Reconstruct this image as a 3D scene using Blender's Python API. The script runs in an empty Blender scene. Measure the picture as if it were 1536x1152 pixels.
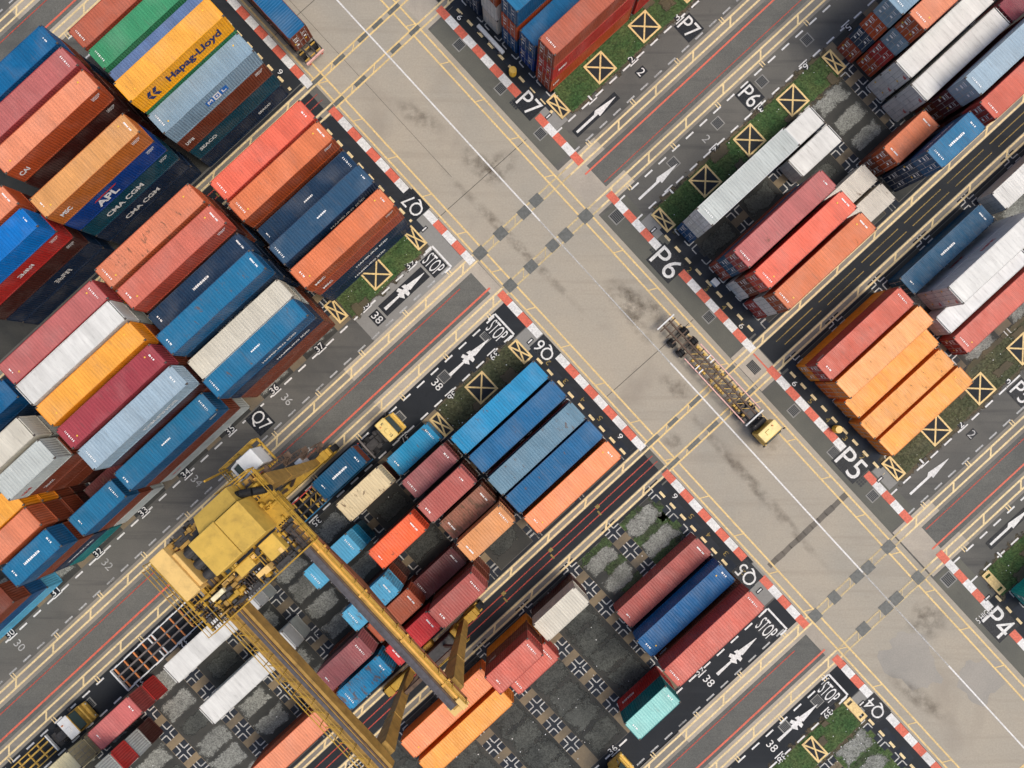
import bpy, math, random
from mathutils import Vector, Matrix
random.seed(7)
R = math.radians
TH = R(42.8)                       # direction of the container rows
CU, SU = math.cos(TH), math.sin(TH)
sc = bpy.context.scene
COL = sc.collection

def W(a, b, z=0.0):                # yard metres (a along the rows, b along the main road) -> world
    return Vector((a*CU + b*SU, a*SU - b*CU, z))

# ------------------------------------------------------------------ helpers
class MB:
    def __init__(s): s.v = []; s.f = []; s.m = []
    def poly(s, pts, mi=0):
        n = len(s.v); s.v += [tuple(p) for p in pts]; s.f.append(tuple(range(n, n+len(pts)))); s.m.append(mi)
    def box(s, x0, x1, y0, y1, z0, z1, mi=0):
        n = len(s.v)
        s.v += [(x0,y0,z0),(x1,y0,z0),(x1,y1,z0),(x0,y1,z0),(x0,y0,z1),(x1,y0,z1),(x1,y1,z1),(x0,y1,z1)]
        for q in ((0,3,2,1),(4,5,6,7),(0,1,5,4),(1,2,6,5),(2,3,7,6),(3,0,4,7)):
            s.f.append(tuple(n+i for i in q)); s.m.append(mi)
    def bbox(s, x0, x1, y0, y1, z0, z1, c=0.05, mi=0):      # box with chamfered vertical and top edges
        n = len(s.v); c = min(c, (x1-x0)/3, (y1-y0)/3, (z1-z0)/2)
        o = [(x0+c,y0),(x1-c,y0),(x1,y0+c),(x1,y1-c),(x1-c,y1),(x0+c,y1),(x0,y1-c),(x0,y0+c)]
        i = [(x0+2*c,y0+c),(x1-2*c,y0+c),(x1-c,y0+2*c),(x1-c,y1-2*c),(x1-2*c,y1-c),(x0+2*c,y1-c),(x0+c,y1-2*c),(x0+c,y0+2*c)]
        s.v += [(p[0],p[1],z0) for p in o] + [(p[0],p[1],z1-c) for p in o] + [(p[0],p[1],z1) for p in i]
        s.f.append(tuple(n+k for k in range(7,-1,-1))); s.m.append(mi)
        for r in (0, 8):
            for k in range(8):
                s.f.append((n+r+k, n+r+(k+1)%8, n+r+8+(k+1)%8, n+r+8+k)); s.m.append(mi)
        s.f.append(tuple(n+16+k for k in range(8))); s.m.append(mi)
    def tube(s, p, q, r, k=8, mi=0, r2=None):
        p = Vector(p); q = Vector(q); d = (q-p)
        if d.length < 1e-6: return
        d.normalize(); r2 = r if r2 is None else r2
        u = d.cross(Vector((0,0,1)) if abs(d.z) < .9 else Vector((1,0,0))).normalized(); w = d.cross(u)
        n = len(s.v)
        for c, rr in ((p, r), (q, r2)):
            for i in range(k):
                t = 2*math.pi*i/k; s.v.append(tuple(c + u*math.cos(t)*rr + w*math.sin(t)*rr))
        for i in range(k):
            s.f.append((n+i, n+(i+1)%k, n+k+(i+1)%k, n+k+i)); s.m.append(mi)
        s.f.append(tuple(n+i for i in range(k-1,-1,-1))); s.m.append(mi)
        s.f.append(tuple(n+k+i for i in range(k))); s.m.append(mi)
    def beam(s, p, q, w, h, mi=0):                            # rectangular bar from p to q
        p = Vector(p); q = Vector(q); d = (q-p).normalized()
        u = d.cross(Vector((0,0,1)) if abs(d.z) < .95 else Vector((1,0,0))).normalized(); t = u.cross(d)
        n = len(s.v)
        for c in (p, q):
            for i, j in ((-1,-1),(1,-1),(1,1),(-1,1)):
                s.v.append(tuple(c + u*(i*w/2) + t*(j*h/2)))
        for f in ((0,1,5,4),(1,2,6,5),(2,3,7,6),(3,0,4,7),(3,2,1,0),(4,5,6,7)):
            s.f.append(tuple(n+i for i in f)); s.m.append(mi)
    def rail(s, pts, h=1.1, r=.03, step=1.5):                 # handrail along points
        for p, q in zip(pts[:-1], pts[1:]):
            p = Vector(p); q = Vector(q); up = Vector((0,0,1))
            s.tube(p+up*h, q+up*h, r, 6); s.tube(p+up*h*.5, q+up*h*.5, r*.8, 5)
            n = max(1, int((q-p).length/step))
            for i in range(n+1):
                c = p.lerp(q, i/n); s.tube(c, c+up*h, r, 5)
    def mesh(s, name, mats):
        me = bpy.data.meshes.new(name); me.from_pydata(s.v, [], s.f)
        for m in (mats if isinstance(mats, (list, tuple)) else [mats]): me.materials.append(m)
        if any(s.m): me.polygons.foreach_set('material_index', s.m)
        me.update(); return me
    def build(s, name, mats, parent=None, **k):
        return link(name, s.mesh(name, mats), parent, **k)

def link(name, data, parent=None, loc=None, rz=None, color=None, **tags):
    o = bpy.data.objects.new(name, data); COL.objects.link(o)
    if parent is not None: o.parent = parent
    if loc is not None: o.location = loc
    if rz is not None: o.rotation_euler = (0, 0, rz)
    if color is not None: o.color = color
    for kk, vv in tags.items(): o[kk] = vv
    return o

def thing(name, label, cat, loc=(0,0,0), rz=TH, group=None):
    o = link(name, None, None, loc, rz); o.empty_display_size = .5
    o['label'] = label; o['category'] = cat
    if group: o['group'] = group
    return o

def lin(h):                                                   # sRGB 0-255 -> linear
    return tuple(((c/255)/12.92 if c/255 <= .04045 else ((c/255+.055)/1.055)**2.4) for c in h)

# ------------------------------------------------------------------ materials
class NT:
    def __init__(s, name, rough=.6, spec=.3):
        s.mat = bpy.data.materials.new(name); s.mat.use_nodes = True
        s.t = s.mat.node_tree; s.b = s.t.nodes['Principled BSDF']
        s.b.inputs['Roughness'].default_value = rough
        s.b.inputs['Specular IOR Level'].default_value = spec
        s.geo = None
    def n(s, typ, **k):
        nd = s.t.nodes.new(typ)
        for a, v in k.items(): setattr(nd, a, v)
        return nd
    def l(s, a, b): s.t.links.new(a, b)
    def coord(s, kind='Object', rot=0, scale=(1,1,1), off=None):
        if kind == 'World': c = s.n('ShaderNodeNewGeometry').outputs['Position']
        else: c = s.n('ShaderNodeTexCoord').outputs[kind]
        m = s.n('ShaderNodeMapping'); m.inputs['Scale'].default_value = scale; m.inputs['Rotation'].default_value = (0,0,rot)
        s.l(c, m.inputs['Vector'])
        if off is not None: s.l(off, m.inputs['Location'])
        return m.outputs[0]
    def noise(s, vec, scale, detail=5, rough=.6, dist=0):
        q = s.n('ShaderNodeTexNoise'); q.inputs['Scale'].default_value = scale; q.inputs['Detail'].default_value = detail
        q.inputs['Roughness'].default_value = rough; q.inputs['Distortion'].default_value = dist
        s.l(vec, q.inputs['Vector']); return q.outputs['Fac']
    def ramp(s, fac, lo, hi, v0=0, v1=1):
        q = s.n('ShaderNodeMapRange'); q.inputs[1].default_value = lo; q.inputs[2].default_value = hi
        q.inputs[3].default_value = v0; q.inputs[4].default_value = v1
        s.l(fac, q.inputs[0]); return q.outputs[0]
    def mul(s, a, b):
        q = s.n('ShaderNodeMath', operation='MULTIPLY')
        for i, x in enumerate((a, b)):
            if isinstance(x, (int, float)): q.inputs[i].default_value = x
            else: s.l(x, q.inputs[i])
        return q.outputs[0]
    def mix(s, fac, a, b, blend='MIX'):
        q = s.n('ShaderNodeMix', data_type='RGBA', blend_type=blend)
        for i, x in ((0, fac), (6, a), (7, b)):
            if isinstance(x, (int, float)): q.inputs[i].default_value = x
            elif isinstance(x, tuple): q.inputs[i].default_value = (*x, 1) if len(x) == 3 else x
            else: s.l(x, q.inputs[i])
        return q.outputs[2]
    def col(s, c): s.l(c, s.b.inputs['Base Color']); return s
    def bump(s, h, strength=.3, dist=.02):
        q = s.n('ShaderNodeBump'); q.inputs['Strength'].default_value = strength; q.inputs['Distance'].default_value = dist
        s.l(h, q.inputs['Height']); s.l(q.outputs[0], s.b.inputs['Normal'])

def mat_plain(name, rgb, rough=.6, spec=.3, var=.25, scale=1.5, metal=0, grime=0):
    m = NT(name, rough, spec); c = m.coord('World')
    f = m.ramp(m.noise(c, scale, 6), .3, .7, 1-var, 1+var)
    h = m.n('ShaderNodeVectorMath', operation='SCALE'); h.inputs[0].default_value = rgb; m.l(f, h.inputs['Scale'])
    if grime:
        g = m.mix(m.ramp(m.noise(c, .9, 7, .72, .3), .5, .72, 0, grime), h.outputs[0], (.07, .045, .025))
        g = m.mix(m.ramp(m.noise(c, 4, 5, .7), .6, .75, 0, grime*.8), g, (.05, .035, .022)); m.col(g)
    else: m.col(h.outputs[0])
    m.b.inputs['Metallic'].default_value = metal
    return m.mat

def mat_ground(name, c1, c2, big=.07, fine=6, stain=None, stain_amt=.6, streak=None, bump=.25, big_lo=.35, big_hi=.65, pebble=0, pebc=(.6,1.45), ragged=None, speck=.14):
    m = NT(name, .85, .2); p = m.coord('World')
    base = m.mix(m.ramp(m.noise(p, big, 7, .6, .3), big_lo, big_hi), c1, c2)
    g = m.ramp(m.noise(p, fine, 8, .7), .25, .75, 1-speck, 1+speck)
    hv = m.n('ShaderNodeVectorMath', operation='SCALE'); m.l(base, hv.inputs[0]); m.l(g, hv.inputs['Scale'])
    out = hv.outputs[0]
    if pebble:
        v = m.n('ShaderNodeTexVoronoi'); v.inputs['Scale'].default_value = pebble; m.l(p, v.inputs['Vector'])
        sx = m.n('ShaderNodeSeparateXYZ'); m.l(v.outputs['Color'], sx.inputs[0])
        h2 = m.n('ShaderNodeVectorMath', operation='SCALE'); m.l(out, h2.inputs[0]); m.l(m.ramp(sx.outputs[0], 0, 1, *pebc), h2.inputs['Scale']); out = h2.outputs[0]
    if streak is not None:           # long wear streaks in one direction
        ang, col, amt = streak
        q = m.coord('World', rot=ang, scale=(.05, 1, 1))
        out = m.mix(m.ramp(m.noise(q, .8, 5, .65, .2), .52, .75, 0, amt), out, col)
    if stain is not None:
        out = m.mix(m.ramp(m.noise(p, .11, 5, .55, .6), .56, .74, 0, stain_amt), out, stain)
        out = m.mix(m.ramp(m.noise(p, .9, 4, .6, .4), .62, .78, 0, stain_amt*.7), out, stain)
    m.col(out)
    if ragged:
        sx = m.n('ShaderNodeSeparateXYZ'); m.l(m.n('ShaderNodeTexCoord').outputs['UV'], sx.inputs[0]); es = []
        for i in (0, 1):
            q = m.n('ShaderNodeMath', operation='SUBTRACT'); q.inputs[0].default_value = 1; m.l(sx.outputs[i], q.inputs[1])
            es.append(m.mul(m.mul(sx.outputs[i], q.outputs[0]), 4))
        q = m.n('ShaderNodeMath', operation='MINIMUM'); m.l(es[0], q.inputs[0]); m.l(es[1], q.inputs[1])
        w = m.n('ShaderNodeMath', operation='ADD'); m.l(q.outputs[0], w.inputs[0]); m.l(m.ramp(m.noise(p, ragged[0], 7, .7), .2, .8, -ragged[1], ragged[1]), w.inputs[1])
        m.l(m.ramp(w.outputs[0], .22, .5), m.b.inputs['Alpha'])
    if bump: m.bump(m.noise(p, fine*2, 4, .7), bump, .01)
    return m.mat

def mat_paint(name, rgb, wear=.35, rough=.6):                # road paint, worn through where noise says
    m = NT(name, rough, .3); p = m.coord('World')
    f = m.ramp(m.noise(p, 3, 6, .7), .3, .7, .82, 1.05)
    h = m.n('ShaderNodeVectorMath', operation='SCALE'); h.inputs[0].default_value = rgb; m.l(f, h.inputs['Scale']); m.col(h.outputs[0])
    a = m.ramp(m.noise(p, 5, 8, .75), .5-.35*(1-wear)-.2, .5+.35*wear+.02, .0 if wear > .5 else .25, 1)
    b = m.ramp(m.noise(p, .25, 4, .6), .3, .5, 1-wear, 1)
    m.l(m.mul(a, b), m.b.inputs['Alpha'])
    return m.mat

def mat_steel(name, rust=True, rough=.5):
    """painted corrugated steel: colour and amount of rust come from the object"""
    m = NT(name, rough, .35); oi = m.n('ShaderNodeObjectInfo')
    off = m.n('ShaderNodeVectorMath', operation='SCALE'); off.inputs[0].default_value = (37, 61, 17); m.l(oi.outputs['Random'], off.inputs['Scale'])
    p = m.coord('Object', off=off.outputs[0])
    k = m.ramp(m.noise(p, .5, 6, .6), .3, .7, .92, 1.06)
    k2 = m.ramp(m.noise(m.coord('Object', scale=(2.5,.25,.6), off=off.outputs[0]), 1.4, 4, .6), .35, .7, .9, 1.06)
    h = m.n('ShaderNodeVectorMath', operation='SCALE'); m.l(oi.outputs['Color'], h.inputs[0]); m.l(m.mul(k, k2), h.inputs['Scale'])
    out = h.outputs[0]
    sx = m.n('ShaderNodeSeparateXYZ'); m.l(p, sx.inputs[0]); fl = m.n('ShaderNodeMath', operation='FLOOR'); m.l(m.mul(sx.outputs[0], .82), fl.inputs[0])
    wn = m.n('ShaderNodeTexWhiteNoise', noise_dimensions='1D'); m.l(fl.outputs[0], wn.inputs['W'])
    pv = m.n('ShaderNodeVectorMath', operation='SCALE'); m.l(out, pv.inputs[0]); m.l(m.ramp(wn.outputs[0], 0, 1, .93, 1.05), pv.inputs['Scale']); out = pv.outputs[0]
    dirt = m.noise(m.coord('Object', scale=(3.2,.35,1), off=off.outputs[0]), 1.3, 6, .7, .2)
    out = m.mix(m.ramp(dirt, .56, .74, 0, .42), out, (.10, .085, .07))
    # chalky fading
    out = m.mix(m.ramp(m.noise(p, .35, 4, .5), .48, .78, 0, .10), out, (.52, .50, .46))
    wear = m.n('ShaderNodeMath', operation='SUBTRACT'); m.l(oi.outputs['Alpha'], wear.inputs[1]); wear.inputs[0].default_value = .84
    pt = m.noise(m.coord('Object', scale=(1.25,.6,1), off=off.outputs[0]), 1.25, 8, .66, .4)
    sub = m.n('ShaderNodeMath', operation='SUBTRACT'); m.l(pt, sub.inputs[0]); m.l(wear.outputs[0], sub.inputs[1])
    out = m.mix(m.ramp(sub.outputs[0], 0, .07, 0, .8), out, (.13, .075, .045))
    sp = m.noise(p, 6, 3, .6)
    out = m.mix(m.ramp(sp, .67, .78, 0, .55), out, (.09, .055, .035))
    m.col(out)
    m.l(m.ramp(pt, .4, .7, rough-.08, rough+.2), m.b.inputs['Roughness'])
    return m.mat

STEEL = mat_steel('painted_steel')
FRAME = mat_steel('painted_frame_steel', rough=.55)
GALV = mat_plain('galvanised_rod', (.42,.42,.40), .45, .4, .2, 4)
CAST = mat_plain('corner_casting', (.09,.075,.065), .6, .3, .3, 5)
WHITE_D = mat_plain('white_decal', (.85,.85,.83), .5, .3, .06, 6)
NAVY_D = mat_plain('navy_decal', (.02,.03,.11), .5, .3, .1, 6)
YEL_D = mat_plain('yellow_decal', (.8,.5,.06), .5, .3, .1, 6)
RED_D = mat_plain('red_decal', (.6,.05,.04), .5, .3, .1, 6)
BLUE_D = mat_plain('blue_decal', (.03,.16,.5), .5, .3, .1, 6)
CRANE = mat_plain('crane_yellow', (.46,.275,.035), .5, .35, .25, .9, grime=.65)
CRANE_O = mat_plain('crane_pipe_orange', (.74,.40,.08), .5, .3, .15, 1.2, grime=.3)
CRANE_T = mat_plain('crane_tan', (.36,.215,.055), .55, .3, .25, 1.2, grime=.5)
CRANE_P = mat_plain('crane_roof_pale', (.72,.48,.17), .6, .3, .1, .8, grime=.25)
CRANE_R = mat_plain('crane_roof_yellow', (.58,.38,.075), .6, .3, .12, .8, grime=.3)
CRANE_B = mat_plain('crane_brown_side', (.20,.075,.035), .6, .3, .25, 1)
CABLE = mat_plain('cable_tray_grey', (.085,.08,.088), .6, .3, .25, 3)
BLACK = mat_plain('black_rubber', (.012,.012,.013), .75, .3, .3, 6)
DARKM = mat_plain('dark_metal', (.045,.043,.042), .55, .35, .35, 3)
BROWNM = mat_plain('rusty_frame', (.10,.065,.045), .65, .3, .4, 2)
GREYM = mat_plain('grey_frame', (.17,.15,.14), .6, .3, .25, 2)
CABW = mat_plain('white_enamel', (.66,.67,.66), .45, .4, .08, 2, grime=.2)
YELP = mat_plain('truck_yellow', (.70,.45,.09), .4, .45, .12, 1.5, grime=.3)
YELP2 = mat_plain('truck_pale_yellow', (.78,.58,.20), .4, .45, .1, 2, grime=.25)
YELF = mat_plain('frame_yellow', (.50,.31,.06), .55, .35, .35, 2, grime=.7)
ORAF = mat_plain('frame_orange', (.62,.22,.07), .55, .35, .25, 2)
PINKF = mat_plain('faded_red_rail', (.72,.42,.36), .55, .35, .2, 2)
BLUF = mat_plain('frame_blue', (.03,.17,.32), .5, .35, .2, 2)
REDM = mat_plain('red_metal', (.5,.06,.04), .5, .35, .2, 2)
GRNM = mat_plain('green_plastic', (.05,.35,.15), .5, .35, .2, 2)
GLASS = NT('dark_glass', .08, .6); GLASS.b.inputs['Base Color'].default_value = (.03,.05,.05,1); GLASS = GLASS.mat

CONC = mat_ground('road_concrete', (.395,.345,.27), (.325,.30,.25), .06, 5, stain=(.25,.215,.175), stain_amt=.5, streak=(R(47.2), (.25,.215,.17), .45))
CONC_P = mat_ground('pale_concrete', (.45,.395,.32), (.34,.305,.255), .15, 5, stain=(.2,.17,.135), stain_amt=.5, streak=(-TH, (.52,.45,.36), .35))
CONC_G = mat_ground('grey_concrete', (.26,.255,.235), (.22,.215,.20), .12, 5, stain=(.15,.14,.125), stain_amt=.5)
RUNW = mat_ground('runway_concrete', (.27,.245,.205), (.18,.172,.155), .1, 5, stain=(.11,.10,.09), stain_amt=.5, streak=(-TH, (.33,.29,.23), .5))
ASPH = mat_ground('old_asphalt', (.138,.132,.117), (.098,.097,.089), .1, 7, stain=(.065,.066,.064), stain_amt=.6, streak=(-TH, (.06,.06,.058), .85))
ASPH_G = mat_ground('gap_asphalt', (.142,.140,.124), (.108,.109,.100), .15, 14, stain=(.08,.083,.08), stain_amt=.5, pebble=14, pebc=(.84,1.18), streak=(-TH, (.07,.072,.07), .5))
ASPH_R = mat_ground('kerbside_asphalt', (.135,.133,.11), (.10,.101,.088), .12, 7, stain=(.07,.068,.06), stain_amt=.5)
BLKA = mat_ground('new_black_asphalt', (.020,.023,.027), (.027,.030,.034), .12, 8, stain=(.012,.013,.015), stain_amt=.6, streak=(-TH, (.04,.045,.05), .5))
YARD = mat_ground('yard_surface', (.032,.034,.033), (.060,.059,.052), .16, 6, stain=(.016,.017,.017), stain_amt=.7)
TANB = mat_ground('pad_beam_concrete', (.25,.19,.115), (.10,.088,.07), .12, 6, stain=(.06,.056,.048), stain_amt=.8)
DSQ = mat_ground('pad_black_paint', (.018,.023,.033), (.03,.035,.042), .6, 6, stain=(.06,.055,.045), stain_amt=.4)
GRAV = mat_ground('gravel', (.20,.20,.185), (.13,.132,.12), .3, 10, stain=(.06,.062,.055), stain_amt=.7, pebble=9, bump=.6)
GRAV_D = mat_ground('dark_gravel', (.05,.053,.047), (.03,.032,.03), .3, 10, stain=(.075,.078,.07), stain_amt=.6, pebble=9, bump=.6)
GRASS = mat_ground('grass', (.036,.080,.026), (.070,.098,.034), .45, 9, stain=(.05,.045,.028), stain_amt=.9, pebble=7, bump=.8)
GRASSD = mat_ground('dry_grass', (.085,.085,.045), (.05,.058,.03), .4, 9, stain=(.13,.125,.10), stain_amt=.7, pebble=7, bump=.8)
GRAV_R = mat_ground('gravel_patch', (.235,.24,.215), (.15,.153,.138), .3, 10, stain=(.06,.062,.055), stain_amt=.7, pebble=9, bump=.6, ragged=(.8,.62), speck=.25)
GRAV_K = mat_ground('dark_gravel_patch', (.075,.079,.07), (.04,.043,.04), .3, 10, stain=(.11,.115,.105), stain_amt=.6, pebble=9, bump=.6, ragged=(.7,.7), speck=.25)
GRASS_R = mat_ground('moss', (.05,.085,.03), (.04,.05,.028), .4, 9, stain=(.07,.065,.05), stain_amt=.6, pebble=7, bump=.6, ragged=(.9,.8), speck=.25)
SOIL = mat_ground('bare_soil', (.115,.09,.055), (.075,.066,.045), .3, 9, stain=(.05,.06,.03), stain_amt=.7, ragged=(1.0,.75), speck=.25)
BLADE = mat_plain('grass_blade', (.05,.10,.025), .7, .2, .5, 1.2)
DRAINM = mat_plain('drain_iron', (.022,.026,.030), .6, .35, .4, 8)
PLATEM = mat_plain('steel_plate', (.115,.12,.112), .6, .35, .25, 3)
TAR = mat_plain('tar_joint', (.075,.066,.055), .8, .2, .3, 3)
TARD = mat_ground('asphalt_patch', (.17,.15,.122), (.135,.122,.105), .2, 6)
P_WHITE = mat_paint('white_road_paint', (.80,.79,.76), .18)
P_WFADE = mat_paint('faded_white_road_paint', (.62,.62,.60), .55)
P_YEL = mat_paint('yellow_road_paint', (.84,.61,.27), .2)
P_YFADE = mat_paint('faded_yellow_road_paint', (.70,.55,.29), .5)
P_YPALE = mat_paint('pale_yellow_road_paint', (.86,.67,.36), .2)
P_MARK = mat_paint('worn_bay_paint', (.62,.61,.57), .42)
P_RED = mat_paint('red_road_paint', (.72,.16,.10), .15)
P_RTHIN = mat_paint('thin_red_road_paint', (.55,.09,.06), .5)
P_BLACK = mat_paint('black_road_paint', (.014,.017,.022), .12)
P_OLIVE = mat_paint('dim_yellow_paint', (.34,.24,.07), .5)
# ------------------------------------------------------------------ the ground and its layers
def rect(mb, a0, a1, b0, b1, z, sh=0.0, nseg=1):   # sh: the road runs a touch off square to the rows
    for i in range(nseg):
        p = b0+(b1-b0)*i/nseg; q = b0+(b1-b0)*(i+1)/nseg
        mb.poly([W(a0-sh*p, p, z), W(a0-sh*q, q, z), W(a1-sh*q, q, z), W(a1-sh*p, p, z)])
def line(mb, p, q, w, z):
    p = Vector(p); q = Vector(q); d = (q-p).normalized(); n = Vector((-d.y, d.x))*(w/2)
    mb.poly([W(*(p-n), z), W(*(q-n), z), W(*(q+n), z), W(*(p+n), z)])
def dashes(mb, b, a0, a1, L, pitch, w, z, along='a', ph=0):
    x = a0+ph
    while x < a1:
        if along == 'a': rect(mb, x, min(x+L, a1), b-w/2, b+w/2, z)
        else: rect(mb, b-w/2, b+w/2, x, min(x+L, a1), z, SH)
        x += pitch
def sheet(name, mat, kind='structure'):
    mb = MB()
    def done(): return mb.build(name, mat, None, kind=kind)
    return mb, done
SH = .004
mb, d = sheet('ground', ASPH); mb.poly([(-600,-600,0),(600,-600,0),(600,600,0),(-600,600,0)]); d()
PER = 56.3
FL, FR = -140, 150
# lanes, gaps, runways -------------------------------------------------
road, rd = sheet('road', CONC); rect(road, 6.55, 20.35, -120, 120, .008, SH, 4); rd()
kas, kd = sheet('kerbside_strip', ASPH_R)
for b0, b1 in ((-120,-42.3),(-36,-14.9),(-7.1,14.6),(20.4,41.8),(49.1,120)): rect(kas, 20.35, 24.2, b0, b1, .004, SH)
kd()
lk, lkd = sheet('dark_kerbside_strip', BLKA)
for b0, b1 in ((-120,-41.6),(-36.4,-21.3),(-7.4,-3.7),(-1.2,14.8),(20.2,33.6),(38.4,42.1),(48.6,52.6),(55.8,120)): rect(lk, 3.3, 6.55, b0, b1, .004, SH)
for b0, b1 in ((-60,-41.9),(-36.2,-20.9),(.4,14.6),(20.3,35.2),(55.1,90)): rect(lk, 23.4, 26, b0, b1, .008, SH)
lkd()
lg, lgd = sheet('concrete_apron', CONC_G)
rect(lg, -8.2, 5.6, -17.9, -14.3, .006); rect(lg, 2.9, 6.5, -21.2, -17.9, .0062); rect(lg, 2.9, 6.5, -3.6, -1.25, .0062)
rect(lg, 3.4, 6.5, 33.7, 38.2, .0062); rect(lg, 3.2, 6.5, 52.7, 55.7, .0062); rect(lg, 23.4, 25.2, -20.8, -17.8, .0092); rect(lg, 23.4, 25.0, -3.6, -.9, .0092); rect(lg, 23.4, 25.3, 35.3, 38.2, .0092)
lgd()
run, rund = sheet('crane_runway', RUNW); pal, pald = sheet('runway_end', CONC_P)
gap, gapd = sheet('gap_asphalt', ASPH_G); blk, blkd = sheet('truck_lane', BLKA)
old, oldd = sheet('old_truck_lane', ASPH)
for k in (-1, 0, 1):
    o = PER*k
    for b0, b1 in ((-14.3,-12.5),(-9.25,-7.45)):
        rect(run, FL, -13, b0+o, b1+o, .010); rect(run, 26, FR, b0+o, b1+o, .010)
        rect(pal, -13, 6.55, b0+o, b1+o, .0102); rect(pal, 20.35, 26, b0+o, b1+o, .0102)
    rect(gap, FL, 5.2, -12.5+o, -9.25+o, .010); rect(gap, 23.2, FR, -12.5+o, -9.25+o, .010)
    rect(pal, 5.2, 6.55, -12.5+o, -9.25+o, .0104); rect(pal, 20.35, 23.2, -12.5+o, -9.25+o, .0104)
    # dark gap between two blocks of rows
    if k >= 0: rect(blk, FL, 5.4, -7.4+o, -3.9+o, .010) if k == 0 else rect(blk, FL, 5.5, -7.4+o, -3.9+o, .010)
    if k == 1: rect(blk, FL, 3.9, 38.3, 42.1, .010)
    g = 17.42+PER*(k-.0)
    rect(blk, FL, 5.6, g-2.6, g+2.6, .006); rect(blk, 23.5, FR, g-2.6, g+2.6, .006)
    for b0, b1 in ((-2.25,-1.25),(1.2,2.25)):
        rect(run, FL, 5.7, g+b0, g+b1, .010); rect(run, 23.0, FR, g+b0, g+b1, .010)
        rect(pal, 20.35, 23.0, g+b0, g+b1, .0106)
    rect(pal, 20.35, 23.4, g-2.6, g+2.6, .0098)
rund(); pald(); gapd(); blkd(); oldd()
# worn joints and repaired patches in the road
tj, tjd = sheet('road_joint', TAR)
for b in (8.55, -19.5, -47.5): line(tj, (6.7,b-.15), (20.2,b+.1), .07, .012)
line(tj, (11.2,-60), (11.0,-22), .04, .012)
tjd()
tp, tpd = sheet('road_repair_strip', TARD)
pts0 = [(7.4+1.1*i, 35.25+random.uniform(-.05,.05)) for i in range(12)]
for p, q in zip(pts0[:-1], pts0[1:]): line(tp, p, (q[0]+.05, q[1]), .66+random.uniform(-.06,.06), .0125)
tpd()
tp2, tp2d = sheet('road_patch', mat_ground('worn_road_patch', (.33,.305,.265), (.28,.265,.235), .2, 6))
def blob(mb, a, b, ra, rb, z, n=22, j=.12, sq=3.2, seed=None):
    rr = random.Random(seed); ph = [rr.uniform(0,6.28) for _ in range(4)]; pts = []
    for i in range(n):
        t = 2*math.pi*i/n; c, s = math.cos(t), math.sin(t)
        m = (abs(c)**sq + abs(s)**sq)**(-1/sq)
        m *= 1 + j*(.5*math.sin(2*t+ph[0])+.4*math.sin(3*t+ph[1])+.35*math.sin(5*t+ph[2])+.3*math.sin(9*t+ph[3]))
        pts.append(W(a+ra*c*m, b+rb*s*m, z))
    mb.poly(pts)
blob(tp2, 11.9, 54.2, 2.4, 4.0, .0122, 30, .3, 2.2, 3); blob(tp2, 16.3, 61.2, 2.3, 2.6, .0123, 30, .25, 2.4, 4)
tp2d()
# yards -----------------------------------------------------------------
yd, ydd = sheet('yard', YARD)
BLOCKS = {'Q8': (-60.2,-41.7), 'Q7': (-36.2,-17.95), 'Q6': (-3.85,14.75), 'Q5': (20.1,38.25), 'Q4': (52.4,72)}
for b0, b1 in BLOCKS.values(): rect(yd, FL, 3.3, b0, b1, .012); rect(yd, 26, FR, b0, b1, .012)
ydd()
ROWB = {'7': [-36.3,-33.4+.95,-29.5,-26.65,-23.75,-20.85], '6': [-.5,2.4,5.3,8.15,11.0,13.95], '5': [20.2,23.15,26.05,28.95,31.85,34.75], '4': [55.8,58.7,61.6,64.5]}
ROWC = {'7': [-33.7,-30.95,-28.05,-25.15,-22.2,-19.5], '6': [-1.95,.95,3.85,6.7,9.6,12.5], '5': [21.7,24.6,27.5,30.4,33.3,36.2], '4': [54.3,57.2,60.1,63.0]}
SLQ = [3.75,-2.95,-9.45,-16.35,-22.95,-29.6,-36.2,-42.9,-49.4,-56.0,-62.7,-69.4]
SLP = [25.3,31.9,38.5,45.55,52.4,59.2,66]
tan, tand = sheet('pad_beam', TANB); dsq, dsqd = sheet('pad_square', DSQ); gv, gvd = sheet('gravel_bed', GRAV_R); gvk, gvkd = sheet('dark_gravel_bed', GRAV_K)
NP = [0]
def patch(mb, a, b, ra, rb, z=.0166):          # rectangle whose ragged edge comes from its material
    NP[0] += 1; z += (NP[0] % 7)*.0002
    rect(mb, a-ra, a+ra, b-rb, b+rb, z)
def uvs(o):                                     # every quad of the mesh spans the unit square
    l = o.data.uv_layers.new(name='UVMap')
    for k in range(len(o.data.loops)): l.data[k].uv = ((0,0),(0,1),(1,1),(1,0))[k % 4]
bm, bmd = sheet('bay_markings', P_MARK)
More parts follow.
